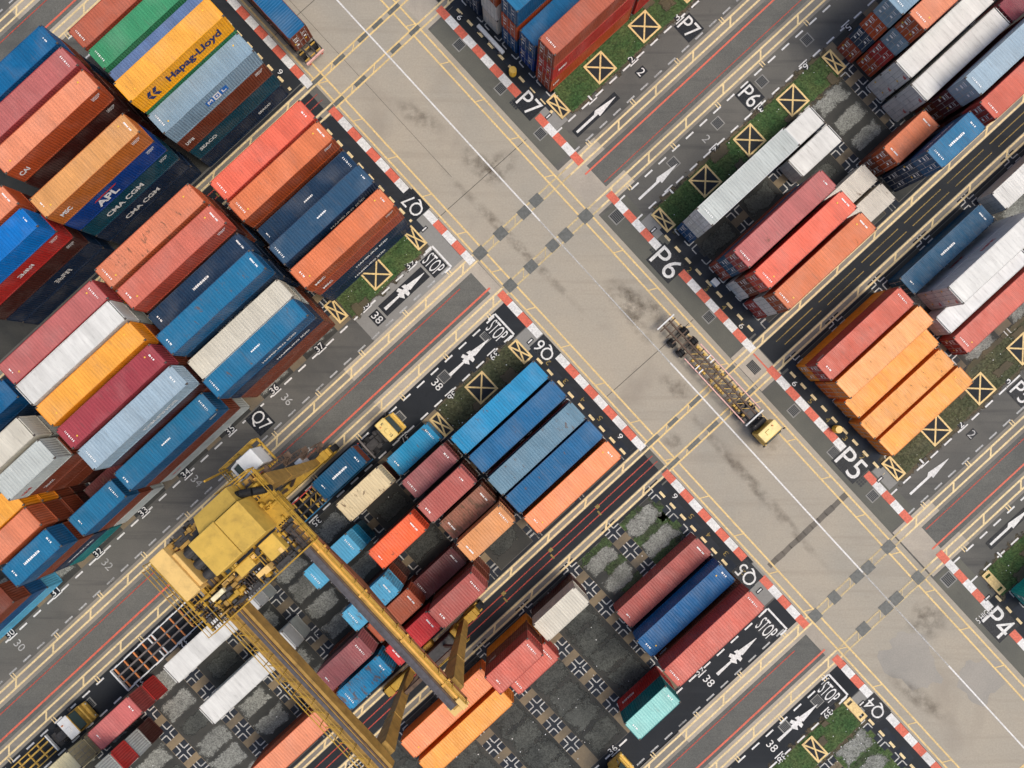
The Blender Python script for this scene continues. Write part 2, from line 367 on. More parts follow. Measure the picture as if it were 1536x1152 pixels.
for key, rows in ROWC.items():
    blo, bhi = BLOCKS['Q'+key]
    for side, sl in (('Q', SLQ), ('P', SLP)):
        for i, a in enumerate(sl):
            if i: rect(tan, a-1.02, a+1.02, blo, bhi, .016)
            for j, b in enumerate(ROWB[key] + ([14.0] if key == '6' else [])):
                s = .98
                rect(dsq, a-s, a+s, b-s, b+s, .018 + (i+j)%2*.0005)
                for sa in (-1, 1):
                    for sb in (-1, 1):
                        if (i == 0 and sa*(1 if side == 'Q' else -1) > 0): continue
                        c = .24; l = .78; w = .13
                        a1, a2 = sorted((a+sa*c, a+sa*(c+l))); b1, b2 = sorted((b+sb*(c-w/2), b+sb*(c+w/2)))
                        rect(bm, a1, a2, b1, b2, .024)
                        a1, a2 = sorted((a+sa*(c-w/2), a+sa*(c+w/2))); b1, b2 = sorted((b+sb*(c+w/2), b+sb*(c+l)))
                        rect(bm, a1, a2, b1, b2, .0245)
        for i in range(len(sl)-1):
            am = (sl[i]+sl[i+1])/2
            for j, b in enumerate(rows):
                dark = (key == '5' and side == 'Q' and i >= 2) or (key == '6' and side == 'Q' and i <= 3) or (key == '6' and side == 'P' and i < 3) or ((i*7+j*5) % 6 == 0 and key == '6' and side == 'Q')
                u = random.uniform
                patch(gvk if dark else gv, am+u(-.15,.15), b+u(-.1,.1), u(2.1,2.45), u(1.05,1.35) if not (key == '5' and side == 'Q' and i >= 2) else 1.6)
tand(); dsqd(); uvs(gvd()); uvs(gvkd()); bmd()
# grass -----------------------------------------------------------------
gr, grd = sheet('grass', GRASS, 'stuff'); gd, gdd = sheet('dry_grass', GRASSD, 'stuff')
def turf(mb, a0, a1, b0, b1, z=.022, step=.22):
    na = max(2, int((a1-a0)/step)); nb = max(2, int((b1-b0)/step)); base = len(mb.v)
    for i in range(na+1):
        for j in range(nb+1):
            e = i in (0, na) or j in (0, nb)
            x = a0+(a1-a0)*i/na + random.uniform(-.07,.07); y = b0+(b1-b0)*j/nb + random.uniform(-.07,.07)
            mb.v.append(tuple(W(x, y, z + (0 if e else random.uniform(.0,.11)))))
    for i in range(na):
        for j in range(nb):
            q = base+i*(nb+1)+j; mb.f.append((q, q+1, q+nb+2, q+nb+1)); mb.m.append(0)
GRASSES = [(-8.2,2.7,-21.4,-18.0,1),(26.2,58,-21.6,-18.1,1),(25.6,51.3,-3.55,-.4,1),(24.9,56,35.4,38.1,2),(-24,2.9,52.4,55.6,1),(-2.6,2.8,55.6,62,3),(24.6,40,52.4,55.8,1),(-8.2,2.6,-3.7,-.55,2),(26,52,34.4,35.4,2)]
rect(gr, -7, 3.2, 55.6, 66, .0158)
blades, bld = sheet('grass_tufts', BLADE, 'stuff')
for a0, a1, b0, b1, t in GRASSES:
    if t != 3: turf(gr if t == 1 else gd, a0, a1, b0, b1)
    for _ in range(int((a1-a0)*(b1-b0)*(9 if t == 1 else 4))):
        a, b = random.uniform(a0+.1, a1-.1), random.uniform(b0+.1, b1-.1)
        for q in range(3):
            t0 = random.uniform(0, 6.28); h = random.uniform(.06,.2); r = random.uniform(.05,.16)
            c = W(a+random.uniform(-.1,.1), b+random.uniform(-.1,.1), .03); dx, dy = math.cos(t0), math.sin(t0)
            blades.poly([c+Vector((-dy*.02,dx*.02,0)), c+Vector((dy*.02,-dx*.02,0)), c+Vector((dx*r,dy*r,h))])
grd(); gdd(); bld()
so_, sod = sheet('bare_soil', SOIL)
mo_, mod = sheet('moss', GRASS_R, 'stuff')
for b in (23.1, 26.0, 20.6): patch(mo_, -2.6+random.uniform(-1,1), b, 5.4, .75, .0150); patch(mo_, .8, b+.8, 2.0, .7, .0152)
patch(mo_, -6, 22.5, 1.0, 2.6, .0150); patch(mo_, 2.6, 23.5, .8, 3.4, .0150)
for b in (57.3, 60.2, 63.0): patch(mo_, .3, b-1.4, 3.6, .6, .0150)
uvs(mod())
for a0, a1, b0, b1, t in [q for q in GRASSES if q[4] != 3]:
    x = a0-.5
    while x < a1: patch(so_, min(x+2.4, a1-1.2), (b0+b1)/2+.0, 2.4, (b1-b0)/2+.75, .0185); x += 3.1
    for _ in range(int((a1-a0)/5)): patch(so_, random.uniform(a0+.8, a1-.8), random.choice((b0+.3, b1-.3, (b0+b1)/2)), random.uniform(.5,1.4), random.uniform(.4,.9), .128)
uvs(sod())
# litter of pale stones in the grass and the pits
st, std = sheet('scattered_stones', WHITE_D, 'stuff')
for _ in range(420):
    z = random.choice(GRASSES + [(-36,3,20,38,0),(-60,3,-3,14,0),(-36,-10,20,38,0)]); a = random.uniform(z[0], z[1]); b = random.uniform(z[2], z[3]); r = random.uniform(.03,.08)
    c = W(a, b, .05); q = [c+Vector((math.cos(t)*r*random.uniform(.7,1.2), math.sin(t)*r*random.uniform(.7,1.2), 0)) for t in (0,1.05,2.1,3.14,4.2,5.2)]
    n = len(st.v); st.v += [tuple(x) for x in q] + [tuple(c+Vector((0,0,r*.8)))]
    for i in range(6): st.f.append((n+i, n+(i+1)%6, n+6)); st.m.append(0)
std()

# ------------------------------------------------------------------ painted markings
Z1 = .030
yl, yld = sheet('runway_lines', P_YPALE); yf, yfd = sheet('faded_runway_lines', P_YFADE); y2, y2d = sheet('road_lines', P_YEL)
def rungs(mb, b0, b1, lo, hi, ph, w=.2, z=Z1+.0006, pitch=5.8, along='a', sl=.75):
    x = lo+ph
    while x < hi:
        if along == 'a': line(mb, (x, b0+.05), (x-sl, b1-.05), w, z)
        else: line(mb, (b0+.05-SH*x, x), (b1-.05-SH*x, x-sl), w, z)
        x += pitch
for k in (-1, 0, 1):
    o = PER*k
    prs = [(-13.85+o,-13.0+o),(-8.8+o,-7.9+o),(15.35+o,16.0+o),(18.8+o,19.5+o)]
    for b0, b1 in prs:
        strong = b0-o > 0
        for b in (b0, b1):
            rect(yl, FL, 6.6, b-.11, b+.11, Z1); rect(yl, 21.2, FR, b-.11, b+.11, Z1)
            rect(y2 if strong else yf, 6.6, 21.2, b-.1, b+.1, Z1)
        rungs(yl, b0, b1, -90, 6.2, (3.6+90)%5.83 if strong else 2.4); rungs(yl, b0, b1, 22, 90, 2.9 if strong else 1.6)
        rungs(y2 if strong else yf, b0, b1, 9.5, 19.5, .4, .1, Z1+.0006, 3.4)
rc, lc = [18.65, 19.7], [6.9, 7.95]
for pr in (rc, lc):
    for a in pr:
        rect(y2, a-.1, a+.1, -120, 120, Z1+.0012, SH, 4)
    rungs(y2, pr[0], pr[1], -100, 100, 1.3 if pr is lc else 3.3, .12, Z1+.0018, 5.85, 'b', -.5)
yld(); yfd(); y2d()
wl, wld = sheet('centre_line', P_WHITE); rect(wl, 14.86, 15.04, -120, -11.5, Z1+.0024, SH); rect(wl, 14.86, 15.04, 10.5, 43, Z1+.0024, SH); rect(wl, 14.86, 15.04, 57.5, 120, Z1+.0024, SH); wld()
wl, wld = sheet('faded_centre_line', P_WFADE); rect(wl, 14.88, 15.02, -11.5, 10.5, Z1+.0024, SH); rect(wl, 14.88, 15.02, 43, 57.5, Z1+.0024, SH); wld()
rt, rtd = sheet('red_lines', P_RED); rn, rnd = sheet('thin_red_lines', P_RTHIN)
for k in (-1, 0, 1):
    o = PER*k; sw = k == 0
    rect(rt, FL, 5.6, -9.88+o, -9.66+o, Z1); rect(rn, FL, 3.0, -12.07+o, -11.95+o, Z1)
    rect(rt, 22.4, FR, (-11.98 if sw else -9.95)+o, (-11.78 if sw else -9.75)+o, Z1); rect(rn, 23.4, FR, (-9.8 if sw else -12.05)+o, (-9.7 if sw else -11.93)+o, Z1)
    for b in (16.9, 17.75):
        rect(rn, FL, 6.2, b-.06+o, b+.06+o, Z1)
rect(rt, 22.5, 22.68, 16.2, 18.7, Z1)
rtd(); rnd()
yo, yod = sheet('dark_gap_lines', P_OLIVE)
for k in (-1, 0, 1):
    for b, ph in ((16.95, 0), (17.85, .5)):
        dashes(yo, b+PER*k, 25.4, 120, 5.7, 6.65, .11, Z1, 'a', ph)
    for x in (-2.6,-9.9,-17.2): rect(yo, x, x+.5, 16.7+PER*k, 17.1+PER*k, Z1+.001); rect(yo, x-.2, x, 17.3+PER*k, 17.9+PER*k, Z1+.001)
yod()
# lane edges
le, led = sheet('lane_dashes', P_WHITE); lf, lfd = sheet('faded_lane_dashes', P_WFADE)
for k in (-1, 0, 1):
    o = PER*k
    for b, mbx in ((-17.62,le),(-14.65,lf),(-7.05,le),(-4.1,le)):
        dashes(mbx, b+o, -100, 4.2, 1.15, 2.17, .19, Z1, 'a', .6); dashes(mbx, b+o, 22.95, 100, 1.15, 2.13, .19, Z1, 'a', 0)
led(); lfd()
# little yellow ticks where the bay numbers stand
tk, tkd = sheet('bay_ticks', P_YPALE)
for k in (-1, 0, 1):
    o = PER*k
    for i in range(-12, 12):
        a = -10.2+6.78*i if i < 3 else 25.1+6.9*(i-3)
        for dx in (-.17, .17):
            for b in (-14.2, -7.4): rect(tk, a+dx-.06, a+dx+.06, b-.33+o, b+.33+o, Z1+.0012)
tkd()
# red and white kerb paint, yellow dashes beside it
kr, krd = sheet('red_kerb_paint', P_RED); kw, kwd = sheet('white_kerb_paint', P_WHITE)
def kerb(a, b0, b1, red0=True):
    n = max(1, round((b1-b0)/1.52)); s = (b1-b0)/n
    for i in range(n):
        rect(kr if (i % 2 == 0) == red0 else kw, a-.45, a+.45, b0+s*i, b0+s*(i+1), Z1+.0024, SH)
for b0, b1 in ((-80,-40.6),(-37.1,-24.4),(-21.1,-13.2),(-8.6,-1.85),(1.2,15.6),(19.2,32.7),(35.6,43.2),(47.9,54.0),(57.0,90)): kerb(6.05, b0, b1, b0 not in (-21.1,1.2,57.0))
for b0, b1 in ((-80,-41),(-37.2,-23.7),(-20.5,-13.1),(-8.5,.15),(3.6,15.9),(18.6,31.4),(35.0,42.4),(47.2,56.2),(59.4,90)): kerb(22.88, b0, b1, True)
krd(); kwd()
yk, ykd = sheet('kerb_dashes', P_YPALE)
for b0, b1 in ((-60,-41.8),(-36,-21.4),(-.5,14.7),(20.2,34.8),(55.5,75)): dashes(yk, 4.1, b0, b1, .85, 1.75, .3, Z1, 'b', .3)
for b0, b1 in ((-60,-41.8),(-36,-19.6),(-.9,14.8),(20.3,36.4),(55,75)): dashes(yk, 24.35, b0, b1, .85, 1.75, .3, Z1, 'b', .3)
ykd()
# yellow crossed boxes
xb, xbd = sheet('crossed_box', P_YEL); xi, xid = sheet('box_asphalt', BLKA)
def xbox(a, b, ha, hb, w=.2):
    rect(xi, a-ha, a+ha, b-hb, b+hb, .136)
    for p, q in (((-1,-1),(1,-1)),((1,-1),(1,1)),((1,1),(-1,1)),((-1,1),(-1,-1))): xi.poly([W(a+p[0]*ha,b+p[1]*hb,0), W(a+q[0]*ha,b+q[1]*hb,0), W(a+q[0]*ha,b+q[1]*hb,.136), W(a+p[0]*ha,b+p[1]*hb,.136)])
    z = .142
    rect(xb, a-ha, a+ha, b-hb, b-hb+w, z); rect(xb, a-ha, a+ha, b+hb-w, b+hb, z)
    rect(xb, a-ha, a-ha+w, b-hb+w, b+hb-w, z); rect(xb, a+ha-w, a+ha, b-hb+w, b+hb-w, z)
    line(xb, (a-ha+w,b-hb+w), (a+ha-w,b+hb-w), w*.9, z+.001); line(xb, (a-ha+w,b+hb-w), (a+ha-w,b-hb+w), w*.9, z+.002)
for b in (-19.65, -2.0, 36.65):
    for a in (31.9, 38.8, 45.5): xbox(a, b, 1.38, 1.38)
    for a in (25.4, 51.9): xbox(a, b, .68, 1.38)
for b in (-19.75, -2.07):
    xbox(-2.85, b, 1.38, 1.38); xbox(3.2, b, .68, 1.38); xbox(-9.05, b, .68, 1.38)
xbox(-2.95, 54.05, .8, 1.42)
xbd(); xid()
sb, sbd = sheet('solid_box', P_YEL)
for a, b in ((3.52,53.85),(24.95,53.95)):
    for p, q in ((-1.5,-1.15),(-.85,.85),(1.15,1.5)): rect(sb, a-.42, a+.42, b+p, b+q, .142)
    for sx in (-1, 1): rect(sb, a+sx*.42-.1, a+sx*.42+.1, b-1.5, b+1.5, .144)
sbd()
# drains, plates
dr, drd = sheet('drain_cover', DRAINM); drf, drfd = sheet('drain_rim', CONC_G); pl, pld = sheet('rail_crossing_plate', PLATEM)
for i, (a, b) in enumerate([(21.82,-18.77),(21.92,-32.52),(21.99,-25.64),(21.8,-5.9),(21.72,9.66),(21.55,24.11),(21.67,30.7),(21.57,37.37),(21.42,50.24),(30.67,-5.99),(37.48,-5.9),(44.42,-5.95),(51.43,-5.96),(1.62,-5.98),(-5.11,-5.86),(-12.07,-5.94),(-60.29,-5.96),(.99,50.26),(-3.72,49.94)]):
    h = .5 if i not in (3, 8) else .62
    rect(drf, a-h-.14, a+h+.14, b-h-.1, b+h+.1, .026)
    for j in range(6): rect(dr, a-h+j*h/3+.015, a-h+(j+1)*h/3-.015, b-h, b+h, .029)
for a, b in [(19.2,-8.35),(16.05,-8.3),(14.15,-8.44),(10.71,-8.38),(7.5,-8.4),(14.31,-13.43),(16.27,-13.5),(7.5,-13.45),(10.74,-13.49),(13.98,42.9),(15.6,43.0),(10.47,42.9),(7.45,42.95),(13.95,47.79),(15.57,47.8),(10.44,47.79),(19.0,47.74),(18.9,42.85)]:
    h = random.uniform(.58,.72); h2 = random.uniform(.58,.68); rect(pl, a-h, a+h, b-h2, b+h2, .0335)
for a, b in [(14.15,15.65),(10.51,15.66),(10.57,19.17),(13.58,19.12),(7.4,15.66),(7.4,19.15),(19.2,-37.2),(19.3,-40.6),(14.44,-40.62),(10.59,-40.62),(16.32,-37.16),(10.79,-37.16),(7.4,-37.15),(7.4,-40.62),(16.69,-40.62),(19.2,19.15),(19.2,15.7)]:
    rect(pl, a-random.uniform(.6,.95), a+random.uniform(.6,.95), b-.24, b+.24, .0335)
drd(); drfd(); pld()
sg, sgd = sheet('service_grate', DRAINM)
for i in range(6): rect(sg, 21.05+.17*i, 21.19+.17*i, 16.6, 18.1, .029)
for a0, b0 in ((21.6,-23.8),(21.2,34.6),(21.9,-.6)):
    for i in range(5):
        for j in range(4): rect(sg, a0+.34*i, a0+.34*i+.28, b0+.3*j, b0+.3*j+.24, .029)
sgd()

# ------------------------------------------------------------------ lettering on the ground
ROT = {'U': 0, 'V': -math.pi/2, 'v': math.pi/2, 'u': math.pi}
TXC = {}
def text_mesh(s, h, w, mat, bold=0.0):
    key = (s, h, w, mat.name)
    if key in TXC: return TXC[key]
    cu = bpy.data.curves.new('t', 'FONT'); cu.body = s; cu.size = 1; cu.offset = bold; cu.resolution_u = 3
    cu.align_x = 'LEFT'; cu.extrude = 0
    o = bpy.data.objects.new('t', cu); COL.objects.link(o)
    bpy.context.view_layer.update()
    me = bpy.data.meshes.new_from_object(o.evaluated_get(bpy.context.evaluated_depsgraph_get()))
    bpy.data.objects.remove(o); bpy.data.curves.remove(cu)
    xs = [v.co.x for v in me.vertices]; ys = [v.co.y for v in me.vertices]
    x0, x1, y0, y1 = min(xs), max(xs), min(ys), max(ys)
    for v in me.vertices:
        v.co.x = ((v.co.x-x0)/(x1-x0)-.5)*w; v.co.y = ((v.co.y-y0)/(y1-y0)-.5)*h; v.co.z = 0
    me.materials.clear(); me.materials.append(mat); me.name = 'lettering'
    TXC[key] = me; return me
def ground_text(s, a, b, d, h, w, mat=P_WHITE, bg=None, z=.05):
    link('lettering', text_mesh(s, h, w, mat), None, W(a, b, z), TH+ROT[d], kind='structure')
    if bg is not None:
        m = MB(); hx, hy = w/2+bg, h/2+bg; m.poly([(-hx,-hy,0),(hx,-hy,0),(hx,hy,0),(-hx,hy,0)])
        m.build('lettering_ground', P_BLACK, None, loc=W(a, b, z-.012), rz=TH+ROT[d], kind='structure')
TXT = [('34',-34.27,-17.85,'U'),('33',-40.8,-17.95,'U'),('32',-47.75,-18.04,'U'),('31',-54.4,-18.05,'U'),('30',-61.4,-18.04,'U'),('35',-27.19,-18.05,'U'),('36',-20.32,-18.05,'U'),('37',-13.3,-18.04,'U'),('38',-6.28,-18.03,'U'),('39',.74,-18.02,'U'),
 ('39',.72,-3.75,'u'),('38',-5.94,-3.65,'u'),('37',-13.2,-3.65,'u'),('35',-27.07,-3.6,'u'),('32',-47.57,-3.7,'u'),('31',-54.32,-3.7,'u'),('39',-6.53,38.5,'U'),('36',-19.94,38.44,'U'),
 ('3',41.81,38.14,'U'),('2',34.45,38.21,'U'),('1',28.34,38.24,'U'),('3',42.19,-3.75,'u'),('2',35.24,-3.75,'u'),('1',28.3,-3.72,'u'),('5',55.86,-3.8,'u'),('6',49.26,-3.8,'u'),
 ('3',42.28,-17.95,'U'),('2',35.19,-17.95,'U'),('1',28.74,-17.95,'U'),('38',-6.44,52.3,'u'),('39',.86,52.16,'u'),('1',27.61,52.1,'U')]
for s, a, b, d in TXT:
    ground_text(s, a, b, d, .74, .2 if s == '1' else .47*len(s)+.08, P_WHITE, .07)
    mb = MB(); rect(mb, a-.62, a+.62, *( (b+.46, b+.6) if d == 'U' else (b-.6, b-.46)), .049); mb.build('number_bar', P_WHITE, None, kind='structure')
for s, a, b, d, m, bg in [('34',-33.93,-16.32,'V',P_WFADE,None),('32',-47.9,-16.28,'V',P_WFADE,None),('30',-61.53,-16.3,'V',P_WFADE,None),('36',-20.04,-16.16,'V',P_WFADE,None),('38',-6.14,-16.0,'V',P_WHITE,.18),('38',-6.31,-5.74,'V',P_WHITE,None),('30',-61.26,-5.64,'V',P_WHITE,.2),('38',-6.54,40.17,'V',P_WHITE,None),('36',-19.87,40.12,'V',P_WHITE,None),
 ('2',34.65,39.89,'V',P_WFADE,.1),('2',35.32,-5.46,'V',P_WFADE,None),('2',35.05,-16.12,'V',P_WHITE,.15),('38',-6.29,50.54,'V',P_WHITE,None)]:
    ground_text(s, a, b, d, .95, .62*len(s), m, bg)
for s, a, b, d in [('1',4.67,-19.78,'v'),('1',4.69,36.51,'v'),('1',23.44,36.53,'V'),('1',23.8,-1.93,'V'),('1',23.83,-19.62,'V'),('6',24.05,-34.77,'V'),('6',23.75,12.95,'V'),('6',23.72,21.9,'V'),('6',5.0,12.78,'v'),('6',4.95,22.04,'v'),('6',4.79,-44.14,'v'),('1',23.28,54.8,'V'),('1',4.5,53.91,'v'),('1',4.84,-2.18,'v')]:
    ground_text(s, a, b, d, .62, .16 if s == '1' else .5, P_WHITE, .12)
for i, b in enumerate((1.0,3.9,6.8,9.7)):                   # faded row numbers in dim yellow
    ground_text(str(2+i), 4.7, b, 'v', .6, .45, P_OLIVE); ground_text(str(2+i), 23.72, b+.2+3, 'V', .6, .45, P_OLIVE); ground_text(str(5-i), 23.7, 24.6+2.9*i, 'V', .6, .45, P_OLIVE); ground_text(str(5-i), 4.75, 25+2.9*i, 'v', .6, .45, P_OLIVE)
for s, a, b, d, h, w in [('P7',23.17,-22.12,'V',2.1,2.5),('P7',42.49,-16.13,'V',1.95,2.1),('P6',22.33,1.85,'V',2.5,3.3),('P6',42.26,-5.66,'V',1.95,2.1),('P5',22.25,33.0,'V',2.5,3.2),('P5',42.04,40.24,'V',1.95,2.1),('P4',22.27,57.79,'V',2.6,3.1),('Q7',5.68,-22.63,'v',1.9,2.5),('Q6',5.41,-.31,'v',1.75,2.4),('Q5',4.96,34.19,'v',1.9,2.5),('Q4',5.33,55.35,'v',1.75,2.4),('Q7',-23.98,-16.43,'V',1.9,2.2)]:
    ground_text(s, a, b, d, h, w, P_WHITE if a != -23.98 else P_WHITE, .22)
ground_text('5 HIGH', 21.6, 55.99, 'U', .75, 2.1, P_WHITE, None)
arw, arwd = sheet('lane_arrow', P_WHITE); arb, arbd = sheet('arrow_ground', P_BLACK)
for i, (a, b) in enumerate([(2.75,-16.14),(2.85,-5.6),(2.35,40.25),(2.6,50.48)]):
    ground_text('STOP', a, b, 'V', 1.75, 2.2, P_WHITE, .16)
    rect(arw, 3.9, 4.12, b-1.62, b+1.62, .049)
    for s in (-1, 1): rect(arw, 3.0, 3.9, b+s*1.62-.1, b+s*1.62+.1, .049)
for i, (a, b) in enumerate([(-4.85,-16.13),(-4.55,-5.57),(-5.35,40.25),(-5.38,50.53)]):
    z = .052
    def AP(pts): arw.poly([W(a+x, b+y, z) for x, y in pts])
    AP([(0,-.19),(2.2,-.12),(2.2,.12),(0,.19)]); AP([(2.201,-.25),(3.6,-.25),(3.6,.25),(2.201,.25)])
    AP([(2.35,-.62),(2.75,-.75),(3.0,-.251),(2.5,-.251)]); AP([(2.9,.251),(3.4,.251),(3.35,.62),(2.95,.72)]); AP([(3.15,-.62),(3.65,-.5),(3.6,-.251),(3.2,-.251)]); AP([(2.25,.251),(2.75,.251),(2.5,.66)])
    AP([(3.601,-.36),(6.1,-.03),(6.1,.03),(3.601,.36)])
    if i in (0,): rect(arb, a-.35, a+6.3, b-.78, b+.78, .046)
for i, (a, b) in enumerate([(24.95,-16.05),(24.95,-5.63),(24.8,40.12),(27.6,50.58)]):
    z = .052
    def AP(pts): arw.poly([W(a+x, b+y, z) for x, y in pts])
    AP([(0,-.14),(3.2,-.14),(3.2,.14),(0,.14)]); AP([(3.201,-.42),(6.0,-.02),(6.0,.02),(3.201,.42)]); AP([(3.2,-.421),(3.2,-.141),(2.8,-.141)])
    if i in (0, 3): rect(arb, a-.3, a+6.3, b-.5, b+.5, .046)
arwd(); arbd()

STAIN = NT('oil_stain', .7, .3)
_c = STAIN.coord('Object'); _g = STAIN.n('ShaderNodeTexGradient', gradient_type='SPHERICAL'); STAIN.l(_c, _g.inputs[0])
STAIN.b.inputs['Base Color'].default_value = (.10,.075,.05,1)
STAIN.l(STAIN.mul(STAIN.ramp(_g.outputs[1], .0, .6, 0, 1), STAIN.ramp(STAIN.noise(STAIN.coord('World'), .7, 6, .65), .40, .70, 0, .46)), STAIN.b.inputs['Alpha']); STAIN = STAIN.mat
def stain(a, b, ra, rb, ang=0):
    m = MB(); m.poly([(math.cos(t*.35), math.sin(t*.35), 0) for t in range(18)])
    o = m.build('oil_stain', STAIN, None, loc=W(a, b, .0140+.00013*len([1 for q in bpy.data.objects if q.name.startswith('oil_stain')])), rz=TH+ang, kind='structure'); o.scale = (ra, rb, 1)
for q in ((15.6,-19.2,2.8,1.7,0),(14.4,-20.8,1.5,3.4,.2),(16.0,1.6,1.7,3.4,0),(17.3,4.2,1.3,3.6,.1),(15.2,4.8,1.0,3.0,-.2),(13.0,-29.5,1.3,3.5,.3),(16.8,24,1.5,3,0),(13.5,13,1.2,2.5,.3),(16.5,52,2.5,2.5,0),(18.0,12,.7,9,0),(11.2,-12,.7,13,.03),(12.4,27,.8,14,-.02),(9.8,58,1.2,5,.2),(8.9,17.4,1.4,1.4,0)): stain(*q)
# ------------------------------------------------------------------ shipping containers
WD = 2.438
MC = {}
def corr(mb, L, z0, z1, y, out, pitch=.278, depth=.036, horizontal=False):
    """trapezoid corrugation over x in [-L/2, L/2] at plane y (walls) or z (roof when horizontal)"""
    n = max(2, int(L/pitch)); p = L/n; prof = []
    for i in range(n):
        x = -L/2 + i*p
        prof += [(x, 0), (x+.26*p, 0), (x+.5*p, -depth), (x+.76*p, -depth)]
    prof.append((L/2, 0)); base = len(mb.v)
    for x, d in prof:
        if horizontal: mb.v += [(x, z0, y+d), (x, z1, y+d)]
        else: mb.v += [(x, y+d*out, z0), (x, y+d*out, z1)]
    for i in range(len(prof)-1):
        q = base+2*i
        mb.f.append((q, q+2, q+3, q+1) if (horizontal or out < 0) else (q, q+1, q+3, q+2)); mb.m.append(0)
def cont_meshes(L, H, reefer):
    key = (L, H, reefer)
    if key in MC: return MC[key]
    h = WD/2; X = L/2; d = {}
    f = MB()
    for sx in (-1, 1):
        for sy in (-1, 1):
            x0, x1 = sorted((sx*X, sx*(X-.14))); y0, y1 = sorted((sy*h, sy*(h-.10)))
            f.box(x0, x1, y0, y1, .118, H-.118)
            x0, x1 = sorted((sx*(X+.003), sx*(X-.178))); y0, y1 = sorted((sy*(h+.003), sy*(h-.162)))
            f.box(x0, x1, y0, y1, 0, .117, 1); f.box(x0, x1, y0, y1, H-.117, H+.004, 1)
    for sy in (-1, 1):
        y0, y1 = sorted((sy*h, sy*(h-.06)))
        f.box(-X+.18, X-.18, y0, y1, H-.075, H-.004); f.box(-X+.18, X-.18, y0, y1, .02, .16)
    for sx in (-1, 1):
        x0, x1 = sorted((sx*X, sx*(X-.07)))
        f.box(x0, x1, -h+.165, h-.165, H-.12, H-.006); f.box(x0, x1, -h+.165, h-.165, .02, .15)
    f.box(-X+.1, X-.1, -h+.07, h-.07, .10, .145)
    d['frame'] = f.mesh('frame', [FRAME, CAST])
    w = MB()
    if reefer: corr(w, L-.30, .16, H-.075, -h+.012, -1, .36, .010)
    else: corr(w, L-.30, .16, H-.075, -h+.010, -1)
    d['side_panel'] = w.mesh('side_panel', STEEL)
    r = MB()
    if reefer:
        r.bbox(-X+.16, X-.16, -h+.065, h-.065, H-.06, H-.012, .03)
        for i in range(int(L/.62)): x = -X+.4+i*.62; r.box(x, x+.035, -h+.14, h-.14, H-.012, H-.002)
    else:
        corr(r, L-.5, -h+.12, h-.12, H-.014, 1, .29, .024, True)
        for sx in (-1, 1): x0, x1 = sorted((sx*(X-.071), sx*(X-.25))); r.box(x0, x1, -h+.165, h-.165, H-.035, H-.014)
        for sy in (-1, 1): y0, y1 = sorted((sy*(h-.061), sy*(h-.12))); r.box(-X+.25, X-.25, y0, y1, H-.045, H-.014)
    d['roof_panel'] = r.mesh('roof_panel', STEEL)
    e = MB(); corr(e, WD-.2, .15, H-.12, 0, -1, .25, .034 if not reefer else .008)
    e.v = [(X-.02+y*-1 - .0, x, z) for x, y, z in e.v]; d['end_panel'] = e.mesh('end_panel', STEEL)
    for s, nm in ((-1, 'dl'), (1, 'dr')):
        m = MB(); y0, y1 = sorted((s*.008, s*(h-.11)))
        m.box(-X+.03, -X+.06, y0, y1, .15, H-.12)
        nb = 4 if not reefer else 1
        for i in range(nb):
            q = (H-.5)/nb; z = .24+i*q; m.bbox(-X+.012, -X+.0299, y0+.09, y1-.09, z, z+q-.1, .015)
        d[nm] = m.mesh('door', STEEL)
        m = MB()
        for yy in (s*.28, s*.86):
            m.tube((-X-.005, yy, .1), (-X-.005, yy, H-.09), .022, 6)
            for z in (.35, 1.0, 1.7, H-.35): m.box(-X-.02, -X+.0115, yy-.05, yy+.05, z, z+.05)
            m.box(-X-.03, -X-.008, min(yy, yy-s*.3), max(yy, yy-s*.3), 1.12, 1.16)
        d[nm+'_rod'] = m.mesh('lock_rod', GALV)
    MC[key] = d; return d
MARKC = {}
